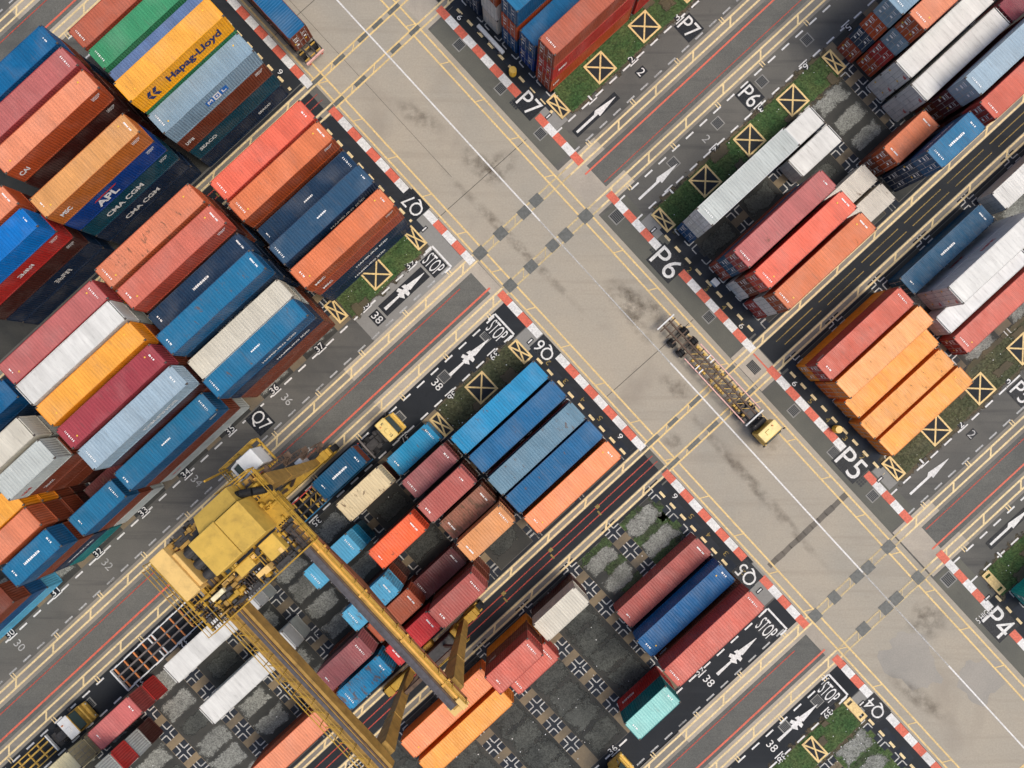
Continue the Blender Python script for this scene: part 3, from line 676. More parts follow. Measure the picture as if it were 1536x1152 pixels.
def mark_mesh(kind, var=0):
    if (kind, var) in MARKC: return MARKC[(kind, var)]
    m = MB(); rr = random.Random(3+var)
    if kind == 'roof_id':                       # white identification strip across the roof end
        y = -.62+.12*var; h = (.09,.075,.085,.06)[var]
        while y < .6-.13*var:
            w = rr.choice((.05,.09,.13)); m.poly([(-h,y,0),(h*rr.choice((1,1,.5)),y,0),(h,y+w,0),(-h,y+w,0)]); y += w+rr.choice((.018,.03,.12))
        mat = WHITE_D
    elif kind == 'roof_word':
        x = -.95+.2*var
        while x < .95-.15*var:
            w = rr.choice((.08,.14,.17)); h = .12-.02*var; m.poly([(x,-h,0),(x+w,-h,0),(x+w,h*rr.choice((1,.6)),0),(x,h,0)]); x += w+.05
        mat = WHITE_D
    elif kind == 'roof_dot':
        m.poly([(.09*math.cos(t*.785), .09*math.sin(t*.785), 0) for t in range(8)]); mat = YEL_D
    elif kind == 'side_id':                     # rows of small code near a wall's upper corner
        for r0 in range(3):
            x = -.5
            while x < .5-.12*r0:
                w = rr.choice((.06,.1)); m.poly([(x,0,-.16*r0),(x+w,0,-.16*r0),(x+w,0,-.16*r0+.09),(x,0,-.16*r0+.09)]); x += w+.04
        mat = WHITE_D
    elif kind == 'door_id':
        for yy, zz, w, h in ((-.75,2.05,.45,.08),(-.75,1.85,.5,.05),(-.7,1.3,.3,.22),(.35,2.05,.6,.1),(.35,1.86,.5,.06),(.4,1.45,.42,.2),(.5,.75,.3,.24)):
            m.poly([(0,yy,zz),(0,yy,zz+h),(0,yy+w,zz+h),(0,yy+w,zz)])
        mat = WHITE_D
    elif kind == 'door_yellow':
        for yy, zz in ((-.62,.85),(.8,1.15)): m.poly([(0,yy,zz),(0,yy,zz+.2),(0,yy+.2,zz+.2),(0,yy+.2,zz)])
        mat = YEL_D
    elif kind == 'door_red':
        for yy, zz, w in ((-.95,2.1,.5),(-.95,1.95,.38)): m.poly([(0,yy,zz),(0,yy,zz+.09),(0,yy+w,zz+.09),(0,yy+w,zz)])
        mat = RED_D
    MARKC[(kind, var)] = m.mesh('marking', mat); return MARKC[(kind, var)]

PAL = {  # name: (sRGB as the roof looks, rust amount, words used in the label)
 'brick':((188,96,72),.12,'brick red'),'green':((66,150,106),.12,'green'),'peri':((104,128,172),.12,'periwinkle blue'),'hapag':((252,178,74),.1,'bright yellow'),
 'greyblue':((138,166,186),.14,'grey-blue'),'blue':((16,98,150),.12,'blue'),'pink':((192,102,98),.1,'dusky pink'),'salmon':((236,140,104),.1,'salmon'),'tan':((224,152,92),.12,'tan'),
 'bright':((14,116,200),.08,'bright blue'),'coral':((240,108,84),.05,'coral'),'orange':((226,120,78),.1,'orange'),'navy':((32,56,88),.1,'navy'),'slate':((56,80,112),.14,'slate blue'),
 'stain':((226,128,94),.24,'stained salmon'),'rosy':((210,108,90),.06,'rosy'),'mid':((42,112,156),.18,'mid blue'),'white':((236,235,230),.1,'white'),'worn':((222,216,200),.16,'worn white'),
 'amber':((250,164,66),.14,'amber'),'maroon':((164,62,70),.06,'crimson'),'ltgrey':((160,182,198),.1,'pale grey'),'cream':((224,204,164),.2,'rusty cream'),'ivory':((236,222,176),.06,'ivory'),
 'brown':((124,56,36),.14,'brown'),'dkbrown':((72,30,26),.14,'dark brown'),'red':((184,44,40),.1,'red'),'teal':((14,120,124),.1,'teal'),'dteal':((14,72,94),.1,'dark teal'),'dnavy':((20,40,72),.1,'dark navy'),
 'rust':((196,84,46),.16,'rust orange'),'apl':((16,62,140),.06,'royal blue'),'aqua':((30,136,184),.26,'aqua'),'cyan':((36,138,190),.3,'worn cyan'),'steel':((104,140,162),.27,'grey-teal'),'lblue':((92,178,216),.16,'light blue'),
 'plum':((160,86,86),.16,'plum'),'redpk':((178,86,78),.14,'ribbed red'),'rbrown':((150,92,72),.34,'rusted brown'),'apric':((226,146,92),.16,'apricot'),'flame':((252,104,60),.18,'flame orange'),'dmar':((108,50,52),.2,'dark maroon'),
 'scar':((212,50,52),.14,'scarlet'),'umber':((190,92,62),.12,'umber'),'mint':((152,214,208),.04,'mint'),'melon':((252,148,100),.05,'melon'),'peach':((250,176,112),.2,'peach'),'yelor':((250,162,78),.1,'yellow-orange'),'yelpe':((246,170,90),.2,'streaked orange'),
 'cobalt':((4,92,150),.05,'cobalt'),'deep':((4,78,116),.05,'deep blue'),'mar2':((140,48,60),.06,'maroon'),'rosered':((212,100,80),.05,'rose red'),'blush':((204,104,100),.2,'blush'),'coolwh':((232,232,232),.06,'cool white'),'wgrey':((202,208,204),.1,'off-white'),
 'ora2':((214,116,70),.16,'burnt orange'),'brickp':((214,104,88),.06,'brick pink'),'jade':((48,182,168),.1,'bright teal'),'rwhite':((222,214,200),.22,'weathered white')}
def scribble(h, w, mat):                        # a worn, unreadable word
    key = ('#', h, w, mat.name)
    if key in MARKC: return MARKC[key]
    m = MB(); rr = random.Random(int(h*100+w*10)); x = -w/2
    while x < w/2-.1:
        q = rr.uniform(.35,.7)*h; t = h*.2
        for p in rr.sample([(0,0,t,h),(q-t,0,t,h),(0,h-t,q,t),(0,0,q,t),(0,h*.4,q,t)], 3): m.poly([(x+p[0],p[1]-h/2,0),(x+p[0]+p[2],p[1]-h/2,0),(x+p[0]+p[2],p[1]+p[3]-h/2,0),(x+p[0],p[1]+p[3]-h/2,0)])
        x += q+.12*h
    MARKC[key] = m.mesh('marking', mat); return MARKC[key]
def emblem(k):
    m = MB()
    if k == 'bar': m.poly([(-1.5,-.09,0),(1.3,-.09,0),(1.6,.09,0),(-1.2,.09,0)]); mats = RED_D
    elif k == 'hl':
        for y in (-.45, .45):
            for i in range(2):
                x = -.75+.7*i; s = 1 if y > 0 else -1
                m.poly([(x,.04*s,0),(x+.42,.04*s,0),(x+.75,.62*s,0),(x+.33,.62*s,0)][::s])
        mats = NAVY_D
    else:
        m.poly([(-1.4,-.4,0),(-.42,-.4,0),(-.42,.4,0),(-1.4,.4,0)]); m.poly([(.42,-.4,0),(1.4,-.4,0),(1.4,.4,0),(.42,.4,0)])
        m.poly([(-.41,-.45,0),(.41,-.45,0),(.41,.45,0),(-.41,.45,0)], 1)
        def bars(bs, mi, z=.002):
            for x0,x1,y0,y1 in bs: m.poly([(x0,y0,z),(x1,y0,z),(x1,y1,z),(x0,y1,z)], mi)
        bars([(-1.2,-1.08,-.25,.25),(-.74,-.62,-.25,.25),(-1.08,-.97,.02,.25),(-.85,-.74,.02,.25),(-.97,-.85,-.12,.12),(.68,.82,-.25,.25),(.821,1.2,-.25,-.12)], 1)
        bars([(-.25,-.13,-.26,.26),(.13,.25,-.26,.26),(-.129,.129,.14,.26),(-.129,.129,-.26,-.14)], 0, .003)
        mats = [BLUE_D, WHITE_D]
    return m.mesh('emblem', mats)
def tone(c):
    r, g, b = c
    if min(c) > .45: return (r*.80, g*.80, b*.79)
    if b > r*1.5 and b > g*1.2 and r < .10: return (r*.55, g*.90, b*.86)
    if r > b*1.6 and g < .4: return (r*.88, g*1.0, b*1.0)
    return (r*.88, g*.88, b*.86)
def albedo(name): return tuple(min(.86, c) for c in tone(lin(PAL[name][0])))
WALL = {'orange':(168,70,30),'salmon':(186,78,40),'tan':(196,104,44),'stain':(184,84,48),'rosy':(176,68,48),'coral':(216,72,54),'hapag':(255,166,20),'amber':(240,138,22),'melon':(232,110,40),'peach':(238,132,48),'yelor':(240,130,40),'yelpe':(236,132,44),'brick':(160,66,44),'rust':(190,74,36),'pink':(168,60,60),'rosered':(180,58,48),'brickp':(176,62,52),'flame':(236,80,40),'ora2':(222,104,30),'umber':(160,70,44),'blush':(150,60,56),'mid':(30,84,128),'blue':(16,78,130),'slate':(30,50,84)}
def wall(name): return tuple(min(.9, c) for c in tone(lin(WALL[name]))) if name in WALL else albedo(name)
ORD = ['top', 'second from top', 'third from top', 'fourth from top', 'bottom']
proto = {}
def place_container(name, L, H, a, b, z, label, group, reefer=False, flip=False, doors=True, marks=(), roof=None, end=None, wear=None, rnd=0):
    """one container with its parts; meshes are shared, colour sits on the objects"""
    ms = cont_meshes(L, H, reefer)
    c = albedo(name); w = PAL[name][1] if wear is None else wear
    t = thing('shipping_container', label, 'container', W(a, b, z), TH + (math.pi if flip else 0), group)
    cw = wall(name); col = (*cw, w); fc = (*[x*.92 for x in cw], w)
    for nm, ms_key, cc, rz in (('frame','frame',fc,0),('side_panel','side_panel',col,0),('side_panel','side_panel',col,math.pi),('roof_panel','roof_panel',(*albedo(roof or name),w),0),('end_panel','end_panel',(*albedo(end),w) if end else col,0)):
        link(nm, ms[ms_key], t, None, rz, cc)
    for s in ('dl', 'dr'):
        d = link('door', ms[s], t, None, None, (*albedo(end), w) if end else col)
        if doors: link('lock_rod', ms[s+'_rod'], d)
    for mk in marks:
        if mk == 'id':
            for sx in (-1, 1): link('marking', mark_mesh('roof_id', random.randrange(4)), t, (sx*(L/2-random.uniform(.5,.8)), random.uniform(-.15,.15), H+.006), 0 if sx > 0 else math.pi)
        elif mk == 'id1': link('marking', mark_mesh('roof_id'), t, (-(L/2-.62), .1, H+.006), math.pi)
        elif mk == 'word': link('marking', mark_mesh('roof_word', random.randrange(3)), t, (0, 0, H+.006))
        elif mk == 'dot':
            for sx in (-1, 1): link('marking', mark_mesh('roof_dot'), t, (sx*(L/2-1.2), sx*.55, H+.006))
        elif mk == 'sid':
            link('marking', mark_mesh('side_id'), t, (L/2-1.0, -WD/2-.004, H-.5))
        elif mk == 'nid':
            link('marking', mark_mesh('side_id'), t, (-L/2+1.0, WD/2+.004, H-.5), math.pi)
        elif mk == 'door': link('marking', mark_mesh('door_id'), t, (-L/2-.036, 0, H-2.6))
        elif mk == 'doory': link('marking', mark_mesh('door_yellow'), t, (-L/2-.038, 0, H-2.6))
        elif mk == 'doorr': link('marking', mark_mesh('door_red'), t, (-L/2-.04, 0, H-2.6))
        elif isinstance(mk, tuple):
            kind, s, x, zz, h, ww, mat = mk
            if kind == 'L': o = link('emblem', emblem(s), t)
            else: o = link('lettering' if s != '#' else 'marking', text_mesh(s, h, ww, mat, .03) if s != '#' else scribble(h, ww, mat), t)
            if kind == 'L': o.location = (x, -WD/2-.007, zz); o.rotation_euler = (R(90), 0, 0)
            elif kind == 'S': o.location = (x, -WD/2-.006, zz); o.rotation_euler = (R(90), 0, 0)
            elif kind == 'N': o.location = (x, WD/2+.006, zz); o.rotation_euler = (R(90), 0, math.pi)
            elif kind == 'R': o.location = (x, zz, H+.008)
    return t
NCONT = 0
def stack(yard, where, L, a, b, th, cols, topmarks=(), side={}, reefer=False, flip=False, doors=True, wear=None, half='', roof=None, jit=.06):
    global NCONT
    n = len(cols); z = .03
    for i, cn in enumerate(cols):
        k = n-1-i
        lvl = ('lone' if n == 1 else 'stack top' if k == 0 else 'bottom' if i == 0 else ORD[k])
        word = PAL[cn][2]
        lab = f"{word} container, {lvl if lvl != 'lone' else 'one high'}, {where}, {yard}"
        ja = random.uniform(-jit, jit); jb = random.uniform(-jit*.6, jit*.6)
        mk = list(topmarks if k == 0 else ())
        mk += list(side.get(k, ()))
        place_container(cn, L, th-.004, a+ja, b+jb, z, lab, GROUPS[yard], reefer if isinstance(reefer, bool) else (k in reefer), flip, doors, mk, roof=roof if k == 0 else None, wear=wear if k == 0 else None)
        z += th; NCONT += 1
GROUPS = {'top-left yard':'containers stacked in the top-left yard','Q7 yard':'containers stacked in the Q7 yard','P7 yard':'containers stacked in the P7 yard','P6 yard':'containers stacked in the P6 yard','P5 yard':'containers stacked in the P5 yard','P4 yard':'containers stacked in the P4 yard','Q6 yard':'containers stacked in the Q6 yard','Q5 yard':'containers stacked in the Q5 yard'}
L4, L2 = 12.19, 6.06
S6 = 2.6
HS = lambda x=0: ('S', 'HAMBURG SÜD', x, 1.3, .62, 4.6, WHITE_D)
MSCT = ('S', 'MSC', -4.6, 1.3, .6, 1.3, WHITE_D)
# upper-left yard (rows counted from the yellow lane on its lower side)
y = 'top-left yard'; w1, w2, w3 = 'kerb-side bay', 'second bay from kerb', 'third bay from kerb'
rn_ = ['first row from lane','second row from lane','third row from lane','fourth row from lane','fifth row from lane']
stack(y, f'{rn_[4]}, {w1}', L4, -2.4, -54.3, S6, ['brown','navy','dkbrown','brick'], ('id1',))
stack(y, f'{rn_[3]}, {w1}', L4, -2.4, -51.45, S6, ['navy','brown','dteal','green'], ('id1',))
stack(y, f'{rn_[2]}, {w1}', L4, -2.4, -48.5, S6, ['dkbrown','navy','brown','peri'])
stack(y, f'{rn_[1]}, {w1}', L4, -2.35, -45.55, S6, ['brown','dnavy','brown','green','hapag'], ('dot',),
      {0: (('S','Hapag-Lloyd',1.35,1.25,1.25,6.9,NAVY_D),('L','hl',-4.0,1.3,1.5,1.6,NAVY_D))})
stack(y, f'{rn_[0]}, {w1}', L4, -2.35, -42.75, S6, ['dnavy','dteal','brown','greyblue'], ('id1','dot'),
      {0: (('L','mol',.3,1.3,.75,2.2,BLUE_D),), 1: (('S','#',-5.0,1.3,.5,1.2,WHITE_D),'sid'), 2: (('S','SEACO',-4.0,1.4,.55,2.4,WHITE_D),), 3: (('S','SEACO',3.0,1.4,.4,1.8,WHITE_D),)})
stack(y, f'{rn_[4]}, {w2}', L4, -15.75, -54.4, S6, ['brown','dnavy','navy','brown','blue'], ('id',))
stack(y, f'{rn_[3]}, {w2}', L4, -15.75, -51.55, S6, ['navy','brown','brown','dkbrown','pink'], ('id',))
stack(y, f'{rn_[2]}, {w2}', L4, -15.75, -48.6, S6, ['dkbrown','dkbrown','dkbrown','dkbrown','salmon'], ('dot',), {0: (('S','CAI',-5.0,1.2,.6,1.1,WHITE_D),'sid'), 1: ('sid',)})
stack(y, f'{rn_[0]}, {w2}', L4, -15.75, -42.9, S6, ['dnavy','dnavy','dteal','apl','tan'], ('id','dot'),
      {0: (('S','MSC',-4.6,1.3,.6,1.3,WHITE_D),'sid'), 1: (('S','APL',-1.4,1.1,1.05,2.7,WHITE_D),('L','bar',-1.2,1.85,.2,3.0,RED_D),'sid'), 2: (('S','CMA CGM',-.9,1.25,.75,5.0,WHITE_D),'sid'), 3: (('S','CMA CGM',-.3,1.25,.7,4.8,WHITE_D),)})
stack(y, f'{rn_[1]}, {w3}', L4, -28.85, -45.7, S6, ['brown','dkbrown','brown','dkbrown','salmon'], ('id','dot'))
stack(y, f'{rn_[0]}, {w3}', L4, -28.9, -42.9, S6, ['dnavy','dnavy','dkbrown','red','bright'], ('id',), {1: (('S','#',.6,1.3,.5,2.0,WHITE_D),'sid'), 2: ('sid',), 3: (('S','#',1.2,1.3,.7,2.2,WHITE_D),)})
# Q7 yard (rows counted from the truck lane that carries the painted numbers)
y = 'Q7 yard'
r7 = ['first row from lane','second row from lane','third row from lane','fourth row from lane','fifth row from lane','sixth row from lane']
R7 = [-19.55,-22.15,-25.15,-28.15,-31.0,-33.75]
stack(y, f'{r7[5]}, {w1}', L4, -2.45, R7[5], S6, ['brown','dkbrown','brown','coral'], ('id',))
stack(y, f'{r7[4]}, {w1}', L4, -2.45, R7[4], S6, ['dkbrown','dkbrown','brown','orange'], ('id','dot'), {0: ('sid',)})
stack(y, f'{r7[3]}, {w1}', L4, -2.5, -28.2, S6, ['dkbrown','dnavy','navy'], ('word','id'), {0: (HS(),)})
stack(y, f'{r7[2]}, {w1}', L4, -2.4, R7[2], S6, ['brown','navy','dnavy','slate'], ('word','id'), {0: (HS(2),)})
stack(y, f'{r7[1]}, {w1}', L4, -2.5, -22.0, S6, ['dnavy','dnavy','brick','orange'], ('id','dot'), {0: (MSCT,'sid'), 1: (MSCT,), 2: (HS(1),), 3: (HS(0),)})
stack(y, f'{r7[5]}, {w2}', L4, -15.75, -33.75, S6, ['brown','brown','dkbrown','brown','stain'], ('id1','dot'), wear=.27)
stack(y, f'{r7[4]}, {w2}', L4, -15.65, -30.95, S6, ['dkbrown','navy','brown','dkbrown','rosy'], ('id','dot'), {0: ('sid',)})
stack(y, f'{r7[3]}, {w2}', L4, -15.9, -28.3, S6, ['dkbrown','navy','dnavy','navy'], ('word','id'))
stack(y, f'{r7[2]}, {w2}', L4, -15.75, -25.15, S6, ['brown','dnavy','dnavy','navy','mid'], ('id',), {1: (HS(),)}, wear=.24)
stack(y, f'{r7[1]}, {w2}', L4, -16.1, -22.2, S6, ['dkbrown','brown','wgrey','worn'], (), wear=.13)
stack(y, f'{r7[0]}, {w2}', L4, -16.2, -19.85, S6, ['brown','brown','dnavy','mid'], ('word','id1'), {0: (HS(1.5),), 1: (HS(2.2),)}, wear=.22)
stack(y, f'{r7[5]}, {w3}', L4, -28.75, -33.3, S6, ['brown','amber','dkbrown','amber','pink'], ('id','dot'))
stack(y, f'{r7[4]}, {w3}', L4, -28.8, -30.75, S6, ['brown','dnavy','dkbrown','wgrey','white'], (), reefer=(0, 1))
stack(y, f'{r7[3]}, {w3}', L4, -28.75, -27.95, S6, ['dkbrown','brown','brown','brown','amber'], ('dot',))
stack(y, f'{r7[2]}, {w3}', L4, -28.8, -25.05, S6, ['brown','dkbrown','brown','brown','maroon'], ('id','dot'))
stack(y, f'{r7[1]}, {w3}', L4, -28.75, -22.2, S6, ['dkbrown','dkbrown','brown','dkbrown','ltgrey'], ('id',), {0: (('S','#',1.5,1.3,.65,4.0,WHITE_D),)})
stack(y, f'{r7[0]}, {w3}', L4, -29.8, -19.55, 2.9, ['wgrey','brown','mid'], ('id','word'), {0: ('sid',), 2: (('S','#',-4.4,1.5,.35,1.3,RED_D),)})
w4, w5, w6 = 'kerb half, fourth bay', 'far half, fourth bay', 'fifth bay'
stack(y, f'{r7[5]}, {w4}', L2, -39.7, -33.45, S6, ['brown','dnavy','navy','blue'])
stack(y, f'{r7[3]}, {w4}', L2, -39.65, -28.45, S6, ['dkbrown','brown','dkbrown','wgrey','worn'], (), reefer=(0, 1))
stack(y, f'{r7[2]}, {w4}', L2, -39.65, -25.55, S6, ['dkbrown','brown','brown','brown','wgrey'], (), {0: (('S','#',-2.0,1.3,.4,1.2,RED_D),), 1: (('S','#',-1.4,1.3,.4,1.4,WHITE_D),)})
stack(y, f'{r7[1]}, {w4}', L2, -39.7, -22.3, S6, ['dmar'])
stack(y, f'{r7[0]}, {w4}', L2, -40.0, -19.6, S6, ['wgrey','brown','mid'], ('id',))
stack(y, f'{r7[2]}, {w5}', L2, -46.55, -25.2, S6, ['dkbrown','brown','amber','amber'])
stack(y, f'{r7[1]}, {w5}', L2, -46.6, -22.6, S6, ['dkbrown','brown','brown','stain'], ('id1',), wear=.12)
stack(y, f'{r7[0]}, {w5}', L2, -46.6, -19.7, S6, ['teal','dnavy','brown','mid'], ('id','word'), {2: (('S','HAMBURG SÜD',0,1.3,.5,3.6,WHITE_D),)})
stack(y, f'{r7[0]}, {w6}', L4, -58.9, -19.55, S6, ['lblue','blue','brown'])
# P7 yard
y = 'P7 yard'; dr_ = ('door','doory')
stack(y, 'row beside grass, bay at kerb', L4, 31.9, -22.65, 2.9, ['rust','red','brick'], ('id1','door','doory'), {0: ('door',), 1: ('door','doory',('S','MSC',-4.6,1.4,.5,1.2,WHITE_D)), 2: ('door',('S','#',-5.3,1.4,.5,.9,WHITE_D))}, wear=.2)
stack(y, 'second row from grass, bay at kerb', L4, 32.05, -25.65, 2.9, ['apl','blue'], ('door','doory'), {1: ('door','doory')})
stack(y, 'third row from grass, bay at kerb', L4, 32.1, -28.5, 2.9, ['blue','rust','mid'], ('door',), {1: ('door',), 2: ('door',)})
stack(y, 'fourth row from grass, bay at kerb', L4, 31.95, -31.55, 2.9, ['rwhite','white','orange'], ('door',), {}, reefer=(1, 2))
stack(y, 'fifth row from grass, bay at kerb', L4, 31.9, -34.5, 2.9, ['dnavy','navy','navy'], ('door',), {1: ('door',), 2: ('door',)})
stack(y, 'row beside grass, second bay from kerb', L4, 44.9, -22.65, 2.9, ['red','dkbrown','brick'], ('id1',))
# P6 yard
y = 'P6 yard'; b1_, b2_ = 'bay at kerb', 'far bay'
stack(y, f'row beside grass, {b1_}', L4, 31.9, .88, 2.9, ['blue','white','coolwh'], ('id1','door'), {1: ('door',), 2: ('door',)}, wear=.16, roof='wgrey')
stack(y, f'third row from grass, {b1_}', L4, 31.75, 6.55, 2.9, ['brick','deep','pink'], ('id','door','doory'), {1: ('door',), 2: ('door',)}, wear=.2)
stack(y, f'fourth row from grass, {b1_}', L4, 31.75, 9.5, 2.9, ['white','brown','coral'], ('id','dot','door','doory'), {1: ('door',)}, wear=.03)
stack(y, f'row beside dark gap, {b1_}', L4, 31.75, 12.4, 2.9, ['rosered','white','orange'], ('id','dot','door'), {2: ('door',)}, wear=.2)
stack(y, 'row beside grass, second bay', L2, 42.05, 1.05, S6, ['white'], (), reefer=True)
stack(y, 'second row from grass, second bay', L2, 42.05, 3.85, S6, ['white'], (), reefer=True)
stack(y, 'fourth row from grass, second bay', L2, 42.0, 9.7, S6, ['rwhite'], ())
stack(y, 'row beside dark gap, second bay', L2, 42.0, 12.6, S6, ['rwhite'], ())
stack(y, 'fourth row from grass, third bay', L2, 49.1, 9.6, S6, ['brown','orange'], ('id','door'), {1: ('door',)}, wear=.2)
stack(y, 'row beside dark gap, third bay', L2, 50.0, 12.45, 2.9, ['dnavy','navy','mid'], ('id','word','door'), {0: (('N','HAMBURG SÜD',0,1.4,.5,4.0,WHITE_D),), 1: ('door','doory'), 2: ('door',)})
stack(y, f'row next to truck lane, {b2_}', L4, 59.3, -1.75, S6, ['brick','navy','rust','greyblue'], ('id1','door'), {1: ('door',), 2: ('door',), 3: ('door','doory')})
stack(y, f'second row from lane, {b2_}', L4, 59.8, .9, S6, ['rust','red','greyblue','salmon'], ('id1','dot','door','doory'), {1: ('door',), 2: ('door',), 3: ('door','doory')})
stack(y, f'third row from lane, {b2_}', L4, 58.9, 3.75, 2.9, ['white','white'], ('doorr','doory'), {1: ('doorr','doory')}, reefer=True)
stack(y, f'fourth row from lane, {b2_}', L4, 58.5, 6.65, 2.9, ['white','white'], ('doorr',), {1: ('doorr',)}, reefer=True)
stack(y, f'fourth row from lane, bay past far bay', L4, 71.0, 6.75, 2.9, ['brown','mar2'])
stack(y, f'fifth row from lane, {b2_}', L4, 60.9, 9.6, 2.9, ['brown','dmar','ltgrey'], ('id','door'), {1: ('door','doory'), 2: ('door','doory')})
stack(y, f'row beside dark gap, {b2_}', L4, 60.3, 12.5, 2.9, ['brown','dkbrown','rosered'], ('id','door'), {1: ('door',)})
# P5 yard
y = 'P5 yard'; g5 = ['row beside dark gap','second row from dark gap','third row from dark gap','fourth row from dark gap','row beside boxes']
stack(y, f'{g5[0]}, bay at kerb', L4, 31.35, 21.7, S6, ['amber','rosered'], ('id','door'), {0: ('nid',), 1: ('door',)}, wear=.1)
stack(y, f'{g5[1]}, bay at kerb', L4, 31.5, 24.5, S6, ['ora2','peach'], (), wear=.2)
stack(y, f'{g5[2]}, bay at kerb', L4, 31.65, 27.6, S6, ['yelor'], ())
stack(y, f'{g5[3]}, bay at kerb', L4, 31.35, 30.5, S6, ['yelpe'], (), wear=.25)
stack(y, f'{g5[4]}, bay at kerb', L4, 31.45, 33.25, S6, ['yelor'], ('dot',), wear=.14)
stack(y, f'{g5[0]}, second bay', L4, 45.45, 21.75, S6, ['deep'], ('id','word'))
stack(y, f'{g5[1]}, second bay', L4, 46.85, 25.05, 2.9, ['coolwh','white'], ('doorr','doory'), {0: (('N','#',1.0,1.5,.5,2.0,RED_D),), 1: ('doorr','doory',('N','#',-1.0,1.5,.5,2.0,RED_D))}, reefer=True)
stack(y, f'{g5[2]}, second bay', L4, 45.3, 27.65, S6, ['coolwh'], ('door',), reefer=True)
stack(y, f'{g5[3]}, second bay', L4, 45.3, 30.55, S6, ['brickp'], ('id1','dot','door','doory'))
stack(y, f'{g5[0]}, third bay', L4, 59.2, 21.75, S6, ['white'], ())
y = 'P4 yard'
stack(y, 'second row from lane, bay at kerb', L4, 31.75, 57.15, S6, ['jade','jade'], ('door',), {1: ('door',)}, roof='mint')
# Q6 yard
y = 'Q6 yard'; k1, k2, k3, k4, k5 = 'kerb bay', 'kerb half, second bay', 'far half, second bay', 'kerb half, third bay', 'far half, third bay'
q6 = ['first row from lane','second row from lane','third row from lane','fourth row from lane','fifth row from lane','sixth row from lane']
stack(y, f'{q6[1]}, {k1}', L4, -2.65, .92, S6, ['navy','cyan'], (), wear=.23)
stack(y, f'{q6[2]}, {k1}', L4, -2.65, 3.72, S6, ['navy','blue'], (), wear=.2)
stack(y, f'{q6[3]}, {k1}', L4, -2.7, 6.82, S6, ['rosered','steel'], (), wear=.23)
stack(y, f'{q6[4]}, {k1}', L4, -2.65, 9.55, S6, ['navy','blue'], (), wear=.22)
stack(y, f'{q6[5]}, {k1}', L4, -2.75, 12.45, S6, ['brick','melon'], ('id','dot'))
stack(y, f'{q6[0]}, {k2}', L2, -12.95, -2.12, S6, ['aqua'], ('id',), wear=.24)
stack(y, f'{q6[1]}, {k2}', L2, -12.8, .9, S6, ['brown','plum'], ('id',), wear=.2)
stack(y, f'{q6[2]}, {k2}', L2, -12.75, 3.75, S6, ['brown','dkbrown','redpk'], ('id',), wear=.2)
stack(y, f'{q6[3]}, {k2}', L2, -12.75, 6.8, S6, ['brown','rbrown'], ('id',), wear=.33)
stack(y, f'{q6[4]}, {k2}', L2, -12.5, 9.45, S6, ['brown','brown','apric'], ('id',), wear=.2)
stack(y, f'{q6[0]}, {k3}', L2, -19.6, -2.1, S6, ['dkbrown','cream'], (), wear=.26)
stack(y, f'{q6[2]}, {k3}', L2, -19.6, 3.8, S6, ['brown','dkbrown','flame'], ('id',), wear=.22)
stack(y, f'{q6[4]}, {k3}', L2, -20.1, 9.9, S6, ['dmar'], ('id',), wear=.22)
stack(y, f'{q6[5]}, {k3}', L2, -19.2, 12.5, S6, ['brown','brown','redpk'], ('id',), wear=.18)
stack(y, f'{q6[1]}, {k4}', L2, -26.0, .85, S6, ['dteal','aqua','lblue'], ('id',), wear=.2)
stack(y, f'{q6[3]}, {k4}', L2, -26.0, 6.65, S6, ['dkbrown','brown','lblue'], ('id',), wear=.28)
stack(y, f'{q6[4]}, {k4}', L2, -26.0, 9.6, S6, ['brown','umber'], ('id1','id'))
stack(y, f'{q6[5]}, {k4}', L2, -26.0, 12.65, 2.9, ['dkbrown','scar'], ('id',), wear=.14)
stack(y, f'{q6[4]}, {k5}', L2, -32.3, 9.4, S6, ['brown','dkbrown','plum'], ('id',), wear=.16)
stack(y, f'{q6[5]}, {k5}', L2, -32.95, 12.6, 2.9, ['brown','cyan'], ('id',), wear=.32)
stack(y, f'{q6[0]}, fourth bay', L4, -41.8, -1.95, S6, ['wgrey','white'], (), reefer=True)
stack(y, f'{q6[2]}, fourth bay', L4, -42.0, 3.85, S6, ['wgrey','white'], (), reefer=True)
stack(y, f'{q6[5]}, fourth bay', L4, -42.9, 12.5, S6, ['brown','salmon'], ('id1',))
stack(y, f'{q6[0]}, kerb half, fifth bay', L2, -55.6, -2.25, S6, ['red','blush'], ('id',), wear=.08)
stack(y, f'{q6[1]}, far half, fifth bay', L2, -59.15, .95, S6, ['dkbrown','wgrey','red','wgrey','dmar'], (), {})
stack(y, f'{q6[0]}, sixth bay', L2, -64.4, -2.3, S6, ['ivory','ivory'], (), {}, flip=True)
# Q5 yard
y = 'Q5 yard'; q5 = ['first row from lane','second row from lane','third row from lane','fourth row from lane','fifth row from lane','sixth row from lane']
stack(y, f'{q5[3]}, kerb bay', L4, -2.65, 27.5, S6, ['redpk'], ('id',), wear=.1)
stack(y, f'{q5[2]}, kerb bay', L4, -2.75, 30.35, S6, ['dnavy','cobalt'], ('id','dot'))
stack(y, f'{q5[1]}, kerb bay', L4, -2.5, 33.35, S6, ['dkbrown','brown','brickp'], ('id',), {1: ('nid',)})
stack(y, f'{q5[5]}, {k2}', L2, -12.8, 21.6, S6, ['dkbrown','worn'], (), wear=.2)
stack(y, f'{q5[0]}, {k2}', L2, -12.8, 35.95, S6, ['red','teal'], ('id',), {1: (('N','#',-1.6,1.3,.4,1.8,WHITE_D),)}, roof='mint', wear=.05)
stack(y, f'{q5[5]}, {k3}', L2, -19.6, 21.45, S6, ['amber','brown','brickp'], ('id',), {1: ('nid',)})
